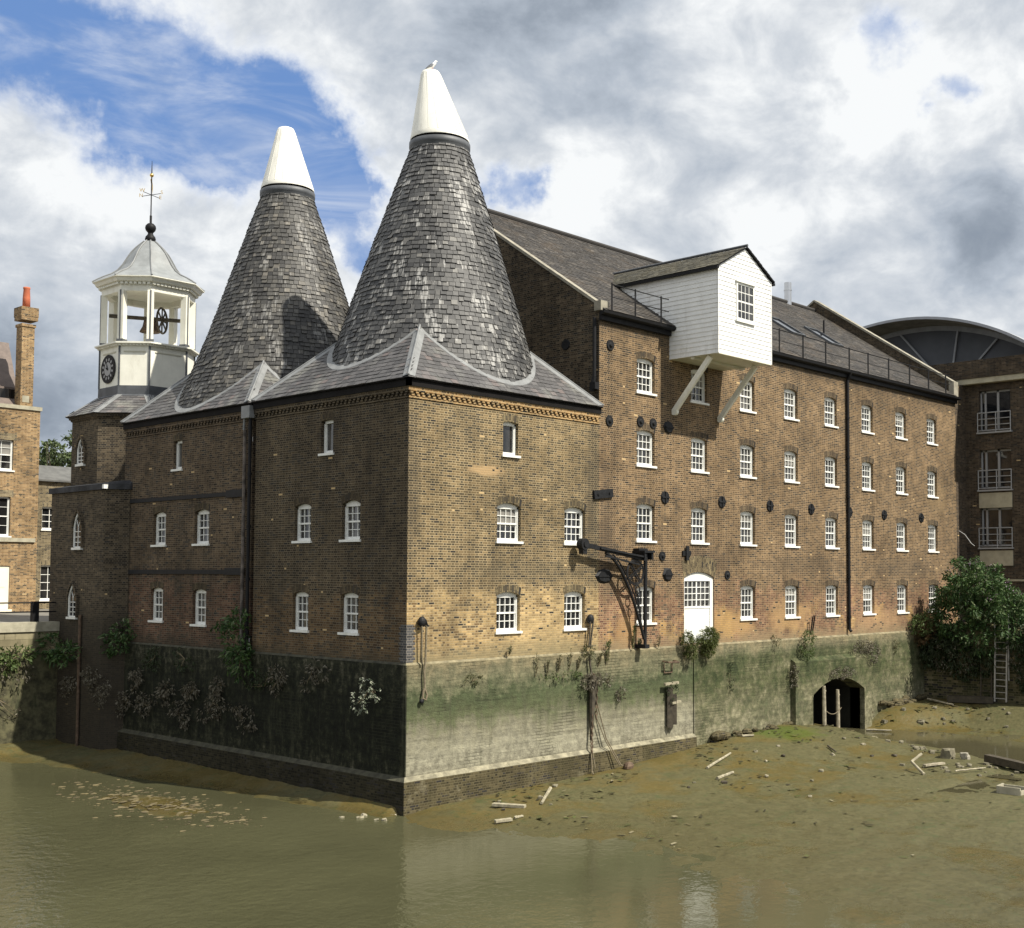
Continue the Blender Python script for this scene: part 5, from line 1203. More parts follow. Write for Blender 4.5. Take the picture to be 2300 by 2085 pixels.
# ================================================================== LEFT BANK
qw = thing('quay_wall', 'weedy stone quay wall with pale coping beside the clock tower', 'quay wall', (-20, 21, -4))
mb = MB(); mb.poly([(-120, 21.0, -6), (-.7, 21.0, -6), (-.7, 21.0, -.55), (-120, 21.0, -.55)]); mb.build('wall_face', M['quay_moss'], qw)
mb = MB(); mb.poly([(-120, 20.985, -.55), (-.7, 20.985, -.55), (-.7, 20.985, .3), (-120, 20.985, .3)]); mb.poly([(-120, 20.985, -.55), (-.7, 20.985, -.55), (-.7, 21.0, -.56), (-120, 21.0, -.56)]); mb.build('stone_course', brick('quay_ashlar', [(.16, .14, .085), (.21, .18, .11), (.25, .22, .14), (.29, .25, .16)], (.13, .115, .07), soot=(.07, .075, .03), soot_amt=.5, scale=3.6, mw=.012), qw)
mb = MB(); mb.box((-120, 20.92, .3), (-.15, 21.5, .68)); mb.build('coping', M['stone'], qw)
qr = thing('quay_railing', 'black iron railing on the quay in front of the tan brick house', 'railing', (-2, 21.4, .68))
mb = MB()
for z in (1.45, 1.08): mb.tube([(-40, 21.3, z), (-.7, 21.3, z)], .03, 6)
mb.build('rail', M['black'], qr)
for k in range(8):
    x = -1.55-k*2.4; mb = MB(); mb.box((x-.13, 21.2, .68), (x+.13, 21.42, 1.5)) if k == 0 else mb.bar((x, 21.3, .68), (x, 21.3, 1.5), .06); mb.build('post', M['black'], qr)
lg = MB(); lg.poly([(-300, 21.4, .62), (400, 21.4, .62), (400, 900, .62), (-300, 900, .62)]); struct(lg.build('quay_ground', M['ground']))
th = thing('terrace_house', 'tan brick house with parapet, white sashes and a tall chimney left of the tower', 'house', (-1, 40, .6))
HX, HY = 5.46, 37.0; TW = [(2.45, 4.1, 7.95, 9.62), (2.45, 4.02, 4.5, 6.62), (-.6, 1.0, 7.95, 9.62), (-.6, 1.0, 4.5, 6.62)]; TD = (2.6, 4.08, .75, 3.02)
mb = MB(); o0 = -12; wall(mb, (o0, HY, .2), (1, 0, 0), (0, 1, 0), HX-o0, .2, 11.3, [(a-o0, b-o0, c_, d_, .001) for a, b, c_, d_ in TW]+[(TD[0]-o0, TD[1]-o0, TD[2], TD[3], .001)])
mb.poly([(HX, HY, .2), (HX, HY+12, .2), (HX, HY+12, 11.3), (HX, HY, 11.3)]); mb.build('wall', M['terrace_brick'], th)
mb = MB(); mb.box((o0, HY-.08, 11.3), (HX+.07, HY+.4, 11.5)); mb.build('parapet_coping', M['stone'], th)
mb = MB(); mb.box((o0, HY-.09, 4.28), (HX-.12, HY, 4.48)); mb.build('string_course', M['stone'], th)
for a, b, c_, d_ in TW:
    wo = window(th, ((a+b)/2, HY, c_), FR, b-a, d_-c_, .001, 3, 2, 'sash', glass=1)
    mb = MB(); mb.box((a-.15, HY-.006, d_+.005), (b+.15, HY+.02, d_+.36)); mb.build('flat_arch', M['annex_brick'], th)
mb = MB(); mb.box((TD[0], HY+.06, .75), (TD[1], HY+.16, 3.02))
for z0_, z1_ in ((1.0, 1.7), (1.9, 2.8)): mb.box((TD[0]+.22, HY+.045, z0_), (TD[1]-.22, HY+.058, z1_))
mb.box((TD[0]-.15, HY-.15, .6), (TD[1]+.1, HY+.05, .75)); mb.build('door', M['cream_door'], th)
mb = MB(); cx0, cx1 = 4.4, 5.06; mb.box((cx0, HY+.05, 11.0), (cx1, HY+.75, 15.75)); mb.box((cx0-.05, HY+.0, 15.75), (cx1+.05, HY+.8, 15.9)); mb.box((cx0-.09, HY-.05, 16.1), (cx1+.13, HY+.85, 16.3)); mb.box((cx0-.11, HY-.06, 16.3), (cx1+.15, HY+.88, 16.8)); chm = mb.build('chimney', M['terrace_brick'], th)
mb = MB(); mb.lathe(((cx0+cx1)/2, HY+.4, 16.85), [(.2, -.05), (.19, .5), (.16, .95), (.18, 1.0), (.18, 1.08), (.13, 1.08)], 16); mb.build('chimney_pot', M['terracotta'], chm, True)
mb = MB(); mb.box((cx0+.1, HY+.04, 11.7), (cx1-.2, HY+.047, 12.05)); mb.build('number_plate', M['stone'], chm)
mb = MB(); mb.poly([(o0, HY+1.6, 12.5), (4.9, HY+1.6, 12.5), (5.2, HY+3.6, 15.4), (o0, HY+3.6, 15.4)]); mb.poly([(4.9, HY+1.6, 12.5), (5.3, HY+5, 12.5), (5.2, HY+3.6, 15.4)]); mb.poly([(o0, HY+1.6, 12.45), (4.9, HY+1.6, 12.45), (4.6, HY+.4, 11.45), (o0, HY+.4, 11.45)]); mb.box((o0, HY+1.4, 12.5), (4.9, HY+1.6, 12.62)); mb.build('mansard_roof', M['mansard'], th)
mb = MB(); mb.box((o0, HY+1.0, 11.45), (4.7, HY+1.1, 12.45)); mb.build('attic_window', GLASS[0], th)
an = thing('annex_building', 'low weathered brick annex with grey roof between house and clock tower', 'annex', (10, 41, .6))
AW = [(7.5, 8.9, 5.05, 6.4), (7.5, 8.9, 1.05, 3.08)]
mb = MB(); wall(mb, (5.5, 41, .2), (1, 0, 0), (0, 1, 0), 12, .2, 7.95, [(a-5.5, b-5.5, c_, d_, .03) for a, b, c_, d_ in AW]); mb.build('wall', M['annex_brick'], an)
for a, b, c_, d_ in AW: window(an, ((a+b)/2, 41, c_), FR, b-a, d_-c_, .03, 3, 4 if d_ < 4 else 3, 'grid', arch='annex_brick', glass=0)
mb = MB(); mb.poly([(5.5, 40.8, 7.95), (17.6, 40.8, 7.95), (17.6, 42.6, 8.9), (5.5, 42.6, 8.9)]); mb.box((5.5, 40.8, 7.86), (17.6, 41.0, 7.95)); mb.build('roof', plain('annex_slate', (0.105, 0.105, 0.10), 0.7, var=0.25), an)

# ================================================================== RIGHT BANK
rq = thing('quay_wall', 'shaded brick quay wall under the big bush, right of the mill', 'quay wall', (32.7, -10, -4))
mb = MB(); mb.poly([(32.75, -.1, -6), (32.75, -60, -6), (32.75, -60, .25), (32.75, -.1, .25)]); mb.poly([(32.75, -.1, .25), (32.75, -60, .25), (60, -60, .25), (60, -.1, .25)]); mb.build('wall_face', M['quay_weed'], rq)
wg = thing('apartment_building', 'dark brick apartment wing with glazed juliet balconies, right of the mill', 'apartments', (44, -4, .2))
WX = 38.0
WO = [(-2.45, -.75, 10.22, 12.35), (-2.45, -.75, 7.2, 9.24), (-2.45, -.75, 4.2, 6.2)]
mb = MB(); yo = -4.3; wall(mb, (WX, yo, .2), (0, 1, 0), (1, 0, 0), 7.5, .2, 12.72, [(a-yo, b-yo, c_, d_, .001) for a, b, c_, d_ in WO], .35); mb.poly([(WX, yo, .2), (60, yo, .2), (60, yo, 12.7), (WX, yo, 12.7)]); mb.poly([(X1+.01, 0, .2), (WX, 0, .2), (WX, 0, 12.7), (X1+.01, 0, 12.7)]); mb.build('wall', M['wing_brick'], wg)
mb = MB(); mb.box((WX-.45, yo, 13.0), (60, 3.4, 13.95)); mb.build('parapet', M['wing_brick'], wg)
mb = MB(); mb.box((WX-.4, yo+.05, 12.72), (60, 3.4, 12.997)); 
for a, b, c_, d_ in WO: mb.box((WX-.06, a-.03, c_-1.0), (WX+.1, b+.03, c_-.22)) if c_ < 10 else None
mb.box((WX-.08, yo, 2.4), (WX, 3, 2.5)); mb.box((WX-.08, yo, 1.3), (WX, 3, 1.36)); mb.build('concrete_band', M['render_band'], wg)
for a, b, c_, d_ in WO:
    mb = MB(); x = WX+.22
    for y0_, y1_ in ((a, a+.09), (b-.32, b-.22), ((a+b)/2-.16, (a+b)/2-.04), (b-.08, b)): mb.box((x, y0_, c_), (x+.08, y1_, d_))
    mb.box((x, a, d_-.1), (x+.08, b, d_)); mb.box((x, a, c_), (x+.08, b, c_+.1)); fw = mb.build('french_window', M['grey_metal'], wg)
    mb = MB(); mb.poly([(x+.05, a, c_), (x+.05, b, c_), (x+.05, b, d_), (x+.05, a, d_)]); mb.build('pane', GLASS[3], fw)
    mb = MB(); xb = WX-.12
    for z in (c_+.02, c_+.3, c_+.62, c_+.95): mb.tube([(xb, a-.03, z), (xb, b+.03, z)], .022 if z < c_+.9 else .03, 6)
    for y in (a-.03, (a+b)/2-.1, b+.03): mb.bar((xb, y, c_-.06), (xb, y, c_+.97), .04)
    mb.box((xb-.05, a-.08, c_-.14), (WX, b+.08, c_-.06)); mb.build('balcony_railing', M['grey_metal'], wg)
mb = MB(); mb.tube([(36.85, -.1, 5.0), (37.0, -.35, 4.8), (36.95, -.7, 4.35), (36.93, -.9, 4.2)], .02, 5); mb.build('stray_cable', M['grey_metal'], wg)
vh = thing('vaulted_hall', 'hall with a curved grey barrel roof rising behind the apartment wing', 'hall', (52, 7.6, .2))
VR, VY, VZ = 14.8, 7.6, 18.43-14.8
an_ = [R(-62)+R(124)*k/48 for k in range(49)]
vp = lambda x, r_, a: Z(x, VY+r_*math.sin(a), VZ+r_*math.cos(a))
mb = MB()
for k in range(48):
    for (r_, x0_, x1_) in ((VR-.12, 45.0, 47.7), (VR-.02, 45.05, 80)): mb.poly([vp(x0_, r_, an_[k]), vp(x0_, r_, an_[k+1]), vp(x1_, r_, an_[k+1]), vp(x1_, r_, an_[k])])
mb.build('barrel_roof', M['vault'], vh)
mb = MB()
for k in range(48): mb.poly([vp(45, VR-.12, an_[k]), vp(45, VR-.12, an_[k+1]), vp(45, VR+.04, an_[k+1]), vp(45, VR+.04, an_[k])]); mb.poly([vp(45, VR+.04, an_[k]), vp(45, VR+.04, an_[k+1]), vp(46.5, VR+.04, an_[k+1]), vp(46.5, VR+.04, an_[k])])
mb.build('roof_edge', M['vault_edge'], vh)
mb = MB(); mb.poly([vp(47.6, VR-.13, a) for a in an_]+[Z(47.6, VY+13.5, 0), Z(47.6, VY-13.5, 0)]); gb = mb.build('gable', M['vault_gable'], vh)
mb = MB()
for k in range(48): mb.poly([vp(47.5, VR-.45, an_[k]), vp(47.5, VR-.45, an_[k+1]), vp(47.5, VR-.14, an_[k+1]), vp(47.5, VR-.14, an_[k])])
for (ya, za, yb, zb) in ((9.3, 17.1, 10.4, 15.0), (8.6, 17.95, 5.4, 14.2), (4.78, 17.7, 5.3, 14.4), (2.3, 16.9, 4.6, 14.6)): mb.bar((47.5, ya, za), (47.5, yb, zb), .11, .1, (1, 0, 0))
mb.build('gable_rib', M['vault_rib'], gb)
for (nm, lb, y0_, y1_, zb, zt_, x, lean) in (('ladder', 'pale metal ladder leaning on the right quay wall under the bush', -3.86, -4.42, -3.2, -.2, 32.5, .18), ('ladder', 'dark old ladder in shadow beside the pale metal ladder', -3.1, -3.62, -3.2, -1.7, 32.6, .1)):
    t = thing(nm, lb, 'ladder', (x-lean, (y0_+y1_)/2, zb)); mt = M['alu'] if lb[0] == 'p' else M['wood_dark']
    for y in (y0_, y1_): mb = MB(); mb.bar((x-lean, y, zb), (x, y, zt_), .06); mb.build('stile', mt, t)
    n_ = int((zt_-zb)/.29)
    for k in range(n_): z = zb+.15+k*.29; xx = x-lean+lean*(z-zb)/(zt_-zb); mb = MB(); mb.tube([(xx, y0_, z), (xx, y1_, z)], .02, 6); mb.build('rung', mt, t)
for (y, zt_, lb) in ((-3.84, .5, 'tall left guide pole fixed beside the pale ladder'), (-4.5, .9, 'tall right guide pole fixed beside the pale ladder')):
    mb = MB(); mb.tube([(32.45, y, -2.2), (32.5, y, zt_)], .028, 6); tag(mb.build('guide_pole', M['alu'], None, loc=(32.45, y, -2.2)), lb, 'pole')

# ================================================================== RIVER BED, WATER
def lerp_tab(t, x):
    if x <= t[0][0]: return t[0][1]
    for (a, b), (c, d) in zip(t, t[1:]):
        if x <= c: return b+(d-b)*(x-a)/(c-a)
    return t[-1][1]
def sst(a, b, x):
    t = max(0, min(1, (x-a)/(b-a))); return t*t*(3-2*t)
WZ = -4.4
SHORE = [(-60, -9), (-20, -2), (-15.8, -1.3), (-14.3, -0.65), (-10.2, 0.25), (-8.5, 0.64), (-6.4, 1.1), (-4.3, 0.0), (-2.5, -0.8), (0, -0.9)]
WALLZ = [(-1, -4.4), (0, -4.28), (10, -4.08), (14, -3.78), (20, -3.5), (22.7, -3.72), (25, -4.1), (27, -4.2), (28.3, -3.6), (29.5, -3.45), (32.5, -3.3), (60, -3.2)]
FARZ = [(0, -4.36), (3, -4.33), (10, -4.26), (20, -4.12), (40, -3.9)]
LSH = [(-0.5, 0.8), (1.3, 0.9), (8.7, 1.75), (13, 2.4), (17, 3.1), (19.3, 4.0), (21.2, 6.0)]
CHAN = [(25.3, 9), (25.3, -0.5), (26.3, -3), (26.2, -6), (24.5, -9.5), (23.5, -14), (24, -30)]
def mud(x, y):
    if y <= 0:
        xs = lerp_tab(SHORE, y)
        if x < xs: return WZ-0.22*min(xs-x, 6)-0.02
        t = sst(0, 7, -y); h = lerp_tab(WALLZ, x)*(1-t)+lerp_tab(FARZ, x)*t
        h = WZ+(h-WZ)*sst(-0.15, 2.6, x-xs)
        if x > 14:
            d = 1e9
            for (ax, ay), (bx, by) in zip(CHAN, CHAN[1:]):
                vx, vy = bx-ax, by-ay; k = max(0, min(1, ((x-ax)*vx+(y-ay)*vy)/(vx*vx+vy*vy)))
                d = min(d, math.hypot(x-ax-vx*k, y-ay-vy*k))
            hw = 1.2+2.6*sst(0, 6, -y); c = -4.36+0.14*(d/hw)**2
            if d < hw*2.2: h = min(h, c) if d < hw else h*sst(hw, hw*2.2, d)+min(h, c)*(1-sst(hw, hw*2.2, d))
        if x > 27: h = max(h, -4.25+0.95*sst(29.0, 32.5, x))
        pu = math.hypot((x-16.6)/2.6, (y+10.6)/1.0)
        if pu < 1.6: h -= 0.10*(1-sst(0.5, 1.6, pu))
        return h
    if x >= 0: return -4.2
    D = lerp_tab(LSH, y); h = WZ+0.34*max(-1.2, 1-(-x)/D)
    if -x > D: h = WZ-0.06*(-x-D)-0.01
    if y > 17.5: h = max(h, WZ-0.05+0.42*sst(18.6, 21.2, y))
    e = math.exp(-(((x+4.3)/1.5)**2+((y-6.8)/4.2)**2)); h = max(h, WZ-0.16+0.225*e)
    return h

mb = MB()
def grid(x0, x1, y0, y1, st):
    nx, ny = int(round((x1-x0)/st)), int(round((y1-y0)/st)); i0 = len(mb.v)
    for j in range(ny+1):
        for i in range(nx+1):
            x, y = x0+i*st, y0+j*st; p = Vector((x, y, 0)); h = mud(x, y)
            k = sst(-4.75, -4.3, h)
            rn = abs(mnoise.noise(Vector((x*.16+mnoise.noise(p*.5)*.25, y*.3, 3)))); h -= k*.035*max(0, 1-rn/.06)
            h += k*(mnoise.noise(p*.9)*.035+mnoise.noise(p*2.3)*.02+mnoise.noise(p*6.0)*.012); mb.v.append(Vector((x, y, h)))
    for j in range(ny):
        for i in range(nx): a = i0+j*(nx+1)+i; mb.f.append((a, a+1, a+nx+2, a+nx+1)); mb.uv.append(None); mb.mi.append(0)
grid(-1.2, 34.0, -20, 0.0, .16); grid(-9, 0.0, 0, 21.12, .16); grid(-9, -1.2, -20, 0, .4); grid(-60, -9, 16.12, 21.12, .25); grid(-1.2, 34, -62, -20, .8)
struct(mb.build('mud_bank', M['mud'], None, True))
mb = MB(); mb.poly([(-400, -500, -6.5), (400, -500, -6.5), (400, 22, -6.5), (-400, 22, -6.5)]); struct(mb.build('river_bed', M['mud']))
mb = MB(); mb.poly([(-400, -500, WZ), (14, -500, WZ), (14, 22, WZ), (-400, 22, WZ)]); mb.poly([(14, -500, WZ), (32.8, -500, WZ), (32.8, -20, WZ), (14, -20, WZ)]); struct(mb.build('river_water', M['water']))
mb = MB(); mb.poly([(17.5, -22, -4.25), (32.5, -22, -4.25), (32.5, 8.9, -4.25), (17.5, 8.9, -4.25)]); struct(mb.build('stream_water', M['stream']))
mb = MB(); mb.poly([(13.0, -12.3, -4.275), (20.5, -12.3, -4.275), (20.5, -9.0, -4.275), (13.0, -9.0, -4.275)]); struct(mb.build('puddle_water', M['stream']))

# ================================================================== DRIFTWOOD AND RUBBLE
def lump(name, c, r, mat, label, cat, group=None, seed=0, sq=.7):
    m_ = MB(); m_.ellipsoid((0, 0, 0), (1, 1, 1), 9, 6)
    for v_ in m_.v:
        q = v_*1.0; n_ = mnoise.noise(q*1.3+Z(seed*3.1, 0, 0)); v_ *= (1+.75*n_); v_.x = max(-sq, min(sq, v_.x)); v_.y = max(-sq, min(sq, v_.y)); v_.z = max(-sq, min(sq, v_.z))
    rot = Matrix.Rotation(seed*1.7, 3, 'Z'); m_.v = [rot @ Vector((v_.x*r[0], v_.y*r[1], v_.z*r[2]))+Vector(c) for v_ in m_.v]
    return tag(m_.build(name, mat, None, loc=c), label, cat, group)
def stick(name, a, b, w_, h_, label, cat='driftwood', mat='driftwood', lift=.05, lift2=None):
    a = Z(a[0], a[1], mud(*a)+lift); b = Z(b[0], b[1], mud(*b)+(lift if lift2 is None else lift2)); m_ = MB(); n_ = 6
    pts = [a+(b-a)*k/n_+Z(0, 0, .02*mnoise.noise(a+Z(k, 0, 0))) for k in range(n_+1)]
    if w_ < .13: m_.tube(pts, [w_/2*(1-.25*k/n_) for k in range(n_+1)], 7)
    else: m_.bar(a, b, w_, h_)
    return tag(m_.build(name, M[mat], None, loc=a), label, cat)
stick('driftwood_pole', (4.9, -1.25), (3.2, -2.5), .12, .12, 'long pale pole slanting across the mud nearest the wall corner', lift=.08, lift2=.06)
stick('driftwood_plank', (2.1, -1.55), (2.55, -2.45), .22, .08, 'short broad white plank on the mud by the water edge', lift=.05)
stick('driftwood_plank', (.7, -3.1), (1.15, -3.3), .16, .07, 'small white plank half in the water at the mud edge', lift=.06)
stick('driftwood_stick', (1.35, -3.22), (1.65, -3.25), .09, .06, 'stub of pale wood beside the small white plank', lift=.05)
stick('driftwood_pole', (11.2, -2.75), (13.6, -2.05), .1, .1, 'long thin pale pole lying on the mud below the timber fender', lift=.06)
stick('driftwood_stick', (10.2, -3.9), (11.35, -3.74), .12, .1, 'shorter pale stick lying below the long thin pole', lift=.05)
stick('driftwood_stick', (16.5, -.55), (16.95, -.8), .1, .1, 'short pale stick at the wall foot near bright green weed', lift=.06)
stick('driftwood_pole', (25.85, -.75), (26.3, -1.75), .1, .1, 'pale pole lying in the stream outside the culvert', lift=.16)
stick('driftwood_pole', (16.7, -9.25), (18.1, -9.7), .06, .06, 'thin pale rod lying along the edge of the puddle', lift=.14)
stick('driftwood_beam', (19.6, -9.1), (18.9, -10.9), .3, .26, 'dark heavy beam lying on rubble at the far right of the mud', mat='wood_dark', lift=.2)
stick('driftwood_plank', (17.3, -7.8), (18.2, -8.1), .16, .06, 'dark edged board lying under the loose stones', mat='wood_grey', lift=.08)
stick('driftwood_log', (32.0, -1.7), (32.35, -3.8), .34, .3, 'thick brown log lying at the foot of the right quay wall', cat='log', mat='wood_dark', lift=.16)
stick('driftwood_plank', (31.9, -.7), (31.5, -2.2), .12, .1, 'narrow grey plank lying left of the thick log', mat='wood_grey', lift=.08)
stick('driftwood_stick', (17.8, -3.6), (17.2, -4.3), .07, .07, 'thin dark twig on the mud in front of the culvert', mat='wood_dark', lift=.05)
vp_ = MB(); a, b, c_ = Z(18.0, -7.3, mud(18, -7.3)+.62), Z(16.95, -7.73, mud(16.95, -7.73)+.42), Z(15.5, -8.75, mud(15.5, -8.75)+.06)
a, b, c_ = Z(16.9, -7.9, -3.62), Z(16.45, -7.75, -3.86), Z(15.9, -8.5, -4.16)
vp_.tube([a, b], .05, 8); vp_.tube([b, c_], .05, 8); tag(vp_.build('bent_pipe', M['driftwood'], None, loc=c_), 'white elbow pipe sticking up out of the mud', 'pipe')
cr_ = thing('broken_crate', 'broken white polystyrene crate lying open on the mud at far right', 'crate', (14.6, -12.1, -4.2))
for (p0, p1, w_, h_) in (((14.35, -11.75, -4.1), (14.35, -12.5, -4.1), .05, .26), ((14.95, -11.7, -4.1), (14.95, -12.5, -4.1), .05, .2), ((14.35, -11.75, -4.1), (14.95, -11.7, -4.1), .05, .26), ((14.35, -12.5, -4.12), (14.9, -12.55, -4.12), .05, .14)):
    mb = MB(); mb.bar(p0, p1, w_, h_); mb.build('crate_side', M['stone'], cr_)
mb = MB(); mb.bar((14.4, -12.1, -4.22), (14.9, -12.1, -4.22), .7, .04); mb.build('crate_base', M['stone'], cr_)
lump('rubble_block', (20.0, -7.4, -4.02), (.34, .42, .36), M['rubble'], 'largest pale angular stone at the stream edge', 'stone', seed=1, sq=.62)
lump('rubble_block', (20.5, -7.85, -4.09), (.24, .24, .22), M['coping'], 'squared grey block standing on the mud right of the largest stone', 'stone', seed=0, sq=.6)
k = 0
for (x, y, n_, sp, s0) in ((22.2, -4.8, 7, .45, .11), (21.4, -5.7, 8, .45, .13), (20.7, -6.4, 6, .35, .1), (18.4, -8.8, 16, .6, .1), (17.4, -8.1, 8, .4, .09), (19.2, -9.9, 8, .5, .09)):
    for _ in range(n_):
        px_, py_ = x+random.gauss(0, sp), y+random.gauss(0, sp); s_ = s0*random.uniform(.3, 1.15); k += 1
        lump('rubble_stone', (px_, py_, mud(px_, py_)+s_*.35), (s_*1.4, s_, s_*.8), M['rubble'], 'loose stone in the rubble bank along the stream edge', 'stone', 'loose stones of the stream-edge rubble bank', k)
for (x, y) in ((29.3, -2.8), (29.75, -3.0), (29.6, -2.6), (30.6, -4.3), (27.5, -.75), (31.2, -5.0), (30.9, -6.1), (31.6, -4.6), (28.6, -2.0), (30.2, -1.9), (30.0, -5.4), (28.9, -1.0), (31.3, -3.0), (31.8, -6.4)):
    s_ = random.uniform(.06, .17); k += 1; lump('mud_stone', (x, y, mud(x, y)+s_*.3), (s_*1.3, s_, s_*.8), M['rubble'], 'scattered stone on the far mud below the ladders', 'stone', 'stones on the far mud below the ladders', k)
for (x, y) in ((9.2, -3.7), (13.8, -3.45), (14.7, -2.4), (15, -3.4), (19.7, -3.2), (18.7, -5.9), (17.9, -5.4), (17.2, -7.0), (5.5, -.9), (9.9, -4.4), (11.8, -4.8), (10, -7.6), (8.5, -4.0), (16.2, -2.4), (16.8, -4.4), (19.4, -4.2), (18.2, -2.6), (20.5, -3.4), (12.4, -6.2), (14, -5.6), (3.9, -1.8), (2.6, -1.3), (3.4, -2.7), (1.9, -2.2)):
    s_ = random.uniform(.04, .11); k += 1; lump('mud_stone', (x, y, mud(x, y)+s_*.3), (s_*1.4, s_, s_*.7), M[random.choice(['rubble', 'wood_dark', 'driftwood'])], 'small scattered stone lying on the wide green mud bank', 'stone', 'small stones scattered over the wide mud bank', k)
for (x, y) in ((-1.12, -.1), (-1.0, -.3), (-1.25, .5), (-.95, .7), (-1.6, .9)):
    s_ = random.uniform(.08, .16); k += 1; lump('shore_stone', (x, y, WZ+.01), (s_*1.3, s_*.8, s_*.5), M['driftwood'], 'pale stone at the water below the front wall corner', 'stone', 'pale stones below the front wall corner', k)
mb = MB()
for _ in range(650):
    x, y = random.gauss(-4.2, .75), random.gauss(6.6, 2.4); s_ = .012+.075*random.random()**3
    if y < 1.5 or x > -1.2: continue
    mb.ellipsoid((x, y, max(mud(x, y), WZ)+.01), (s_*1.6, s_*1.2, s_*.22), 6, 4)
struct(mb.build('shingle_bar', plain('shingle', (.115, .092, .045), .9, var=.6, scale=4)), 'stuff')

mb = MB(); random.seed(21)
for _ in range(1900):
    x = random.uniform(0.5, 32); y = -random.expovariate(.28) if random.random() < .75 else random.uniform(-14, -.4)
    if y < -16 or (x > 21 and y > -.5): continue
    if mnoise.noise(Vector((x*.35, y*.5, 7))) < .02: continue
    z = mud(x, y)
    if z < WZ+.02 or (x > 17 and z < -4.24): continue
    a = random.uniform(0, 6.28); L = random.uniform(.03, .13); w_ = L*random.uniform(.15, .7); u_ = Z(math.cos(a), math.sin(a), random.uniform(-.1, .2)); v_ = Z(-math.sin(a), math.cos(a), random.uniform(-.1, .3)); c_ = Z(x, y, z+.035)
    mb.poly([c_-u_*L-v_*w_, c_+u_*L-v_*w_*.5, c_+u_*L*.8+v_*w_, c_-u_*L*.7+v_*w_*.8])
struct(mb.build('mud_litter', leaf_mat('litter', [(0, (.02, .018, .01)), (.45, (.05, .045, .02)), (.7, (.06, .075, .02)), (.9, (.12, .10, .05)), (1, (.3, .27, .18))], 0.0)), 'stuff')

# ================================================================== PLANTS
def plant(name, label, cat, base, blobs_, leafm, L=.14, w=.045, clump=7, density=60, droop=.25, group=None, stems=6, extra=None):
    t = thing(name, label, cat, base, group)
    mb = MB(); foliage(mb, blobs_, L, w, clump, density, droop); mb.build('foliage', M[leafm], t)
    mb = MB()
    for _ in range(stems):
        c_, r_, _k = random.choice(blobs_); q = Vector(c_)+Vector((rv().x*r_[0]*.6, rv().y*r_[1]*.6, rv().z*r_[2]*.6)); b_ = Vector(base); m_ = (b_+q)/2+rv()*.12*(q-b_).length
        mb.tube([b_, m_, q], [.012+.012*(q-b_).length, .01, .005], 5)
    mb.build('stem', M['stem_dry'], t)
    for nm, bl, mt, L2, w2, c2, dn in (extra or []): mb = MB(); foliage(mb, bl, L2, w2, c2, dn, droop); mb.build(nm, M[mt], t)
    return t
random.seed(11)
bush = [((33.3, -2.4, 1.9), (1.3, 1.45, 1.35), 1), ((33.2, -3.6, 1.0), (1.2, 1.3, 1.3), 1), ((32.9, -1.7, .7), (1.0, 1.1, 1.4), 1), ((33.0, -4.6, .3), (1.0, .9, 1.2), 1), ((32.6, -3.2, -.3), (.8, 1.2, .9), .9)]
for _ in range(46):
    a = random.uniform(0, 6.28); e = random.uniform(-.5, 1.35); c_, r_, _q = random.choice(bush[:4]); q_ = random.uniform(.95, 1.25)
    bush.append(((c_[0]+r_[0]*q_*math.cos(a)*math.cos(e), c_[1]+r_[1]*q_*math.sin(a)*math.cos(e), c_[2]+r_[2]*q_*math.sin(e)), (random.uniform(.12, .34), random.uniform(.12, .34), random.uniform(.15, .4)), 1.3))
fl = []
for _ in range(60):
    a = random.uniform(0, 6.28); e = random.uniform(.35, 1.4); c_, r_, _q = random.choice(bush[:2]); fl.append(((c_[0]+r_[0]*1.05*math.cos(a)*math.cos(e), c_[1]+r_[1]*1.05*math.sin(a)*math.cos(e), c_[2]+r_[2]*1.08*math.sin(e)), (.09, .09, .14), 40))
plant('buddleia_bush', 'big dark green buddleia bush with purple flower spikes on the right quay', 'bush', (33.3, -2.6, .2), bush, 'leaf_bush', .22, .075, 8, 52, .4, stems=40, extra=[('flower_spike', fl, 'flower', .06, .03, 3, 2)])
plant('rusty_shrub', 'green and rust-red shrub overhanging the river wall at the mill end', 'shrub', (32.2, -.3, -.2), [((32.3, -.6, .15), (.7, .5, .6), 1), ((31.9, -.45, -.2), (.4, .35, .5), 1.2)], 'leaf_rust', .12, .04, 6, 150, .3, extra=[('green_foliage', [((31.7, -.5, .3), (.6, .45, .5), 1.2), ((32.5, -.7, .7), (.5, .45, .45), 1)], 'leaf_green', .13, .05, 6, 130)])
plant('trailing_weed', 'dark weed curtain trailing down the right quay wall below the bush', 'weed', (32.7, -2.0, .2), [((32.55, -.9, -1.0), (.35, .8, .9), 1), ((32.5, -2.2, -1.3), (.35, .9, 1.0), 1), ((32.55, -1.5, -.4), (.45, 1.0, .7), 1), ((32.55, -3.3, -1.4), (.3, .6, .7), .8), ((32.3, -.45, -.9), (.35, .35, .8), 1)], 'leaf_dark', .17, .055, 7, 130, .9, extra=[('dead_foliage', [((32.4, -1.8, -1.2), (.35, 1.3, .9), .5)], 'leaf_dead', .12, .04, 5, 90)])
plant('trailing_weed', 'weeds hanging around and right of the pale ladder', 'weed', (32.7, -4.8, .2), [((32.6, -4.8, -.6), (.35, .5, 1.1), 1), ((32.6, -5.8, -.4), (.4, .7, 1.2), 1), ((32.6, -5.2, -1.9), (.25, .4, .8), .8)], 'leaf_dark', .17, .055, 7, 110, .9, extra=[('dead_foliage', [((32.5, -4.85, -1.5), (.25, .35, .9), 1)], 'leaf_dead', .12, .04, 4, 60)])
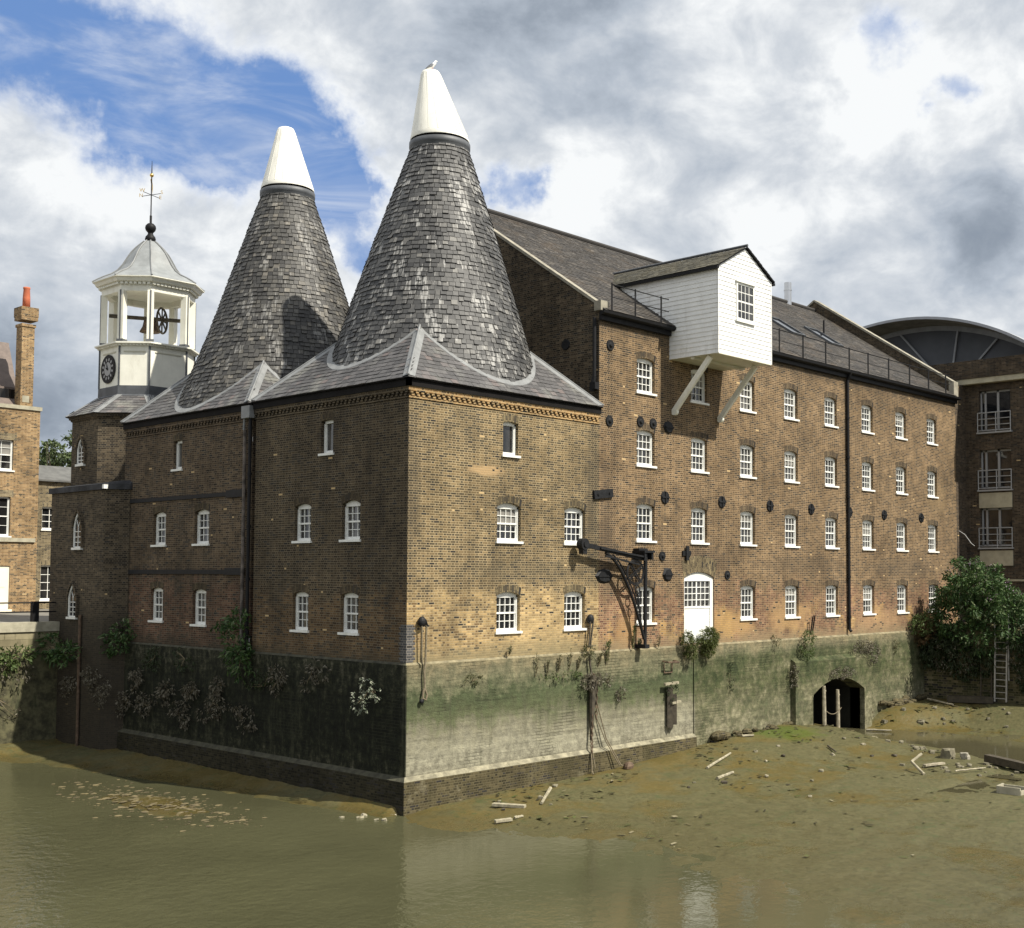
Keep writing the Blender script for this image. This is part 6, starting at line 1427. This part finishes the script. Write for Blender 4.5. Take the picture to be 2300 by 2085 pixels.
for (nm, lb, x, bl) in (('door_shrub', 'left ragged golden-green shrub growing at the white door', 13.45, [((13.3, -.3, .25), (.22, .2, .34), 1), ((13.55, -.3, -.25), (.24, .2, .3), 1), ((13.75, -.32, .12), (.2, .16, .14), 1)]), ('door_shrub', 'right rounder golden-green shrub growing at the white door', 14.7, [((14.7, -.32, .25), (.4, .28, .42), 1), ((14.62, -.3, -.15), (.3, .22, .35), 1), ((14.9, -.3, .2), (.2, .2, .4), 1)])):
    plant(nm, lb, 'shrub', (x, -.1, -.45), bl, 'leaf_yew', .1, .024, 9, 420, .3, 'shrubs at the white mill door')
# upright weeds on the ledge
def spike(x, z0, h, label, mat='leaf_weed', wd=.09, y=-.1, n=30, group='upright weeds growing on the river wall ledge'):
    t = thing('ledge_weed', label, 'weed', (x, y, z0), group); mb = MB(); lf = MB()
    for s_ in range(random.randint(2, 4)):
        dx_ = random.uniform(-wd, wd); hh = h*random.uniform(.7, 1); p0 = Z(x, y, z0); p1 = Z(x+dx_, y-.06-random.random()*.06, z0+hh)
        mb.tube([p0, (p0+p1)/2+Z(0, -.05, 0), p1], [.012, .008, .004], 4)
        for _ in range(n):
            k_ = random.uniform(.15, 1); q = p0+(p1-p0)*k_; leaf(lf, q, (rv()+Z(0, -.3, .5)), rv(), random.uniform(.05, .11), .028)
    lf.build('foliage', M[mat], t); mb.build('stem', M['stem_dry'], t)
for (x, z0, h, lb) in ((5.38, -.7, .85, 'tall thin weed furthest left on the ledge'), (5.92, -.7, .6, 'short weed second from left on the ledge'), (6.45, -.62, .68, 'slim weed in the middle of the ledge row'), (6.98, -.58, .74, 'tall brown-stemmed weed right of the ledge row middle'), (7.42, -.6, .5, 'low weed just left of the bunched chains'), (8.5, -.52, .55, 'thin weed just right of the bunched chains'), (8.92, -.48, 1.0, 'bushy green weed beside the oast and mill joint'), (10.3, -.08, 1.0, 'tall pale green spire weed left of the crane post'), (10.66, -.05, .5, 'green weed at the foot of the crane post'), (11.8, -.04, .55, 'reddish thin weed between the crane and the white door'), (4.15, .05, .3, 'small brown tuft on the brick above the ledge')):
    spike(x, z0, h, lb, 'leaf_green' if 'green' in lb else 'leaf_weed', .14 if 'bushy' in lb else .07, n=55 if ('bushy' in lb or 'spire' in lb) else 24)
for (lb, c_, r_, mt, d_) in (('grey-green weed tuft crowning the bunched chains', (8.0, -.28, -1.0), (.5, .25, .3), 'leaf_dead', 330), ('mossy brown ball of weed round the chain rope', (7.9, -.2, .02), (.22, .16, .22), 'leaf_weed', 330), ('small hanging weed tuft right of the bunched chains', (9.6, -.2, -1.55), (.2, .16, .28), 'leaf_dead', 200), ('dry brown weed tuft above the slanting ropes', (8.98, -.18, -.98), (.14, .1, .24), 'leaf_dead', 200), ('dark weed growing on the timber fender', (12.45, -.25, -1.62), (.3, .18, .38), 'leaf_dark', 160), ('low leafy patch on the green wall band, far left', (2.6, -.14, -.6), (.5, .1, .14), 'leaf_weed', 160), ('wider low leafy patch on the green wall band', (6.6, -.16, -.72), (1.0, .12, .16), 'leaf_green', 150), ('thin leafy trail down the green wall left of the culvert', (16.25, -.2, -1.4), (.12, .1, .7), 'leaf_dark', 130),
        ('tall leafy weed on the culvert portal top, left', (21.6, -.4, -.25), (.42, .28, .65), 'leaf_green', 260), ('dry brown weed on the culvert portal top, right', (26.3, -.4, -.55), (.8, .26, .3), 'leaf_dead', 190), ('bigger dead brown tuft hanging at the portal right end', (27.1, -.42, -.85), (.42, .28, .5), 'leaf_dead', 260), ('pale weed over the crown of the culvert arch', (24.3, -.48, -1.6), (1.1, .16, .24), 'leaf_dead', 230), ('small weed on the wall right of the culvert', (29.7, -.25, -.6), (.2, .12, .35), 'leaf_weed', 120), ('small round weed on the ledge right of the door', (19.45, -.22, -.05), (.22, .16, .24), 'leaf_weed', 160), ('weed tuft at the left edge of the portal', (20.6, -.35, -1.5), (.22, .15, .5), 'leaf_dead', 260)):
    plant('wall_weed', lb, 'weed', (c_[0], -.05, c_[2]-r_[2]*.6), [(c_, r_, 1)], mt, .085, .028, 6, d_, .5, 'weeds rooted in the river wall', 4)
# shaded river wall on the left
for (lb, bl, mt, L, d_, ex) in (('dark green ivy bush round the downpipe between the oasts', [((-.3, 8.6, .5), (.3, .8, .9), 1), ((-.3, 8.3, -.3), (.35, .6, .6), 1), ((-.25, 9.6, .9), (.2, .6, .3), .6)], 'leaf_bush', .2, 55, None), ('dark ivy clump on the wall between tower and rear oast', [((-.35, 17.0, .0), (.35, .9, .5), 1), ((-.3, 16.4, .5), (.3, .5, .4), 1)], 'leaf_bush', .2, 55, None), ('dark weeds on the wall below the tower, left', [((-1.2, 20.6, -.3), (.4, .8, .6), 1), ((-1.1, 19.4, -.6), (.35, 1.0, .5), .8)], 'leaf_bush', .2, 50, None),
        ('sunlit leafy weed hanging on the quay wall', [((-2.4, 20.8, -.6), (.75, .25, .3), 1), ((-2.9, 20.8, -.9), (.5, .25, .4), 1)], 'leaf_green', .2, 75, [('dead_foliage', [((-2.5, 20.75, -1.3), (.9, .22, .5), .6)], 'leaf_dead', .12, .05, 5, 80)]), ('pale dead weed low on the sunlit quay wall', [((-3.1, 20.8, -2.3), (.4, .18, .35), 1), ((-2.5, 20.8, -2.9), (.3, .12, .2), .5)], 'leaf_dead', .13, 70, None)):
    plant('wall_ivy', lb, 'ivy', tuple(bl[0][0]), bl, mt, L, L*.36, 6, d_, .5, 'ivy and weeds on the shaded left walls', 6, ex)
for i, (y, z, r_, lb) in enumerate(((15.4, -1.3, .5, 'grey dead weed tuft on the shaded wall under the rear oast tie band'), (13.3, -1.6, .6, 'grey dead weed tuft below the left bottom window of the rear oast'), (11.6, -1.5, .5, 'grey dead weed tuft below the right bottom window of the rear oast'), (17.8, -1.3, .7, 'grey dead weed tuft on the shaded wall under the tower corner'), (19.6, -1.7, .6, 'grey dead weed tuft under the lowest pointed window'), (9.8, -1.2, .4, 'grey dead weed tuft left of the ivy-grown downpipe'), (6.2, -.7, .45, 'grey dead weed tuft right of the ivy-grown downpipe'), (16.3, -2.2, .5, 'lowest grey dead weed tuft on the shaded wall'))):
    plant('dead_weed', lb, 'weed', (-.1, y, z), [((-.25 if y < 17 else -.9, y, z), (.16, r_, .3), 1), ((-.2 if y < 17 else -.85, y+.3, z-.4), (.12, r_*.6, .25), .6)], 'leaf_dead', .11, .042, 6, 130, .8, 'dead weeds on the shaded river wall', 4)
for (y, z, lb, mt) in ((14.4, -.5, 'green weed fringe on the shaded wall top under the rear oast left windows', 'leaf_dark'), (12.3, -.45, 'green weed fringe on the shaded wall top under the rear oast right windows', 'leaf_dark'), (10.4, -1.9, 'pale trailing weed patch left of the downpipe foot', 'leaf_dead'), (7.2, -1.1, 'dark trailing weed right of the downpipe foot', 'leaf_dark'), (8.5, -2.3, 'long pale weed streak hanging below the downpipe ivy', 'leaf_dead'), (4.6, -.6, 'sparse grey weed line under the front oast side windows', 'leaf_dead'), (17.3, -2.0, 'broad grey weed mat in the corner by the tower', 'leaf_dead'), (14.8, -2.3, 'low grey weed patch on the shaded wall left half', 'leaf_dead'), (12.6, -2.5, 'lowest grey weed patch in the middle of the shaded wall', 'leaf_dead')):
    x = -.18 if y < 17 else -.85
    plant('wall_weed', lb, 'weed', (x+.1, y, z), [((x, y+random.uniform(-.6, .6), z+random.uniform(-.35, .35)), (.1, random.uniform(.25, .7), random.uniform(.15, .45)), 1) for _ in range(4)], mt, .1, .036, 5, 75, .9, 'weeds on the shaded river wall', 4)
plant('silver_sapling', 'pale-leaved sapling sprouting from the shaded wall near the corner', 'sapling', (-.08, 1.5, -.8), [((-.35, 1.45, -.7), (.18, .3, .3), 1), ((-.45, 1.6, -1.25), (.2, .35, .35), 1), ((-.4, 1.0, -.95), (.15, .4, .15), .8)], 'leaf_white', .1, .03, 5, 85, .6, stems=8)
# tree behind the annex
random.seed(5)
tr = thing('tree', 'light green broadleaf tree behind the annex roof', 'tree', (14.5, 54, .6))
mb = MB(); mb.tube([(14.5, 54, .6), (14.6, 54, 4), (14.5, 54.2, 8)], [.35, .28, .15], 8)
for _ in range(14): a = random.uniform(0, 6.28); mb.tube([(14.5, 54, random.uniform(3, 6)), (14.5+1.3*math.cos(a), 54+1.3*math.sin(a), random.uniform(6, 9)), (14.5+2.3*math.cos(a), 54+2.3*math.sin(a), random.uniform(9, 11.5))], [.1, .06, .02], 5)
mb.build('trunk', M['bark'], tr)
mb = MB(); cl = []
for _ in range(34):
    d = rv(); cl.append(((14.9+d.x*3.2, 54+d.y*2.8, 9.5+d.z*3.1), (.7, .7, .55), 1))
foliage(mb, cl, .24, .15, 6, 26, .2); mb.build('crown', M['leaf_tree'], tr)
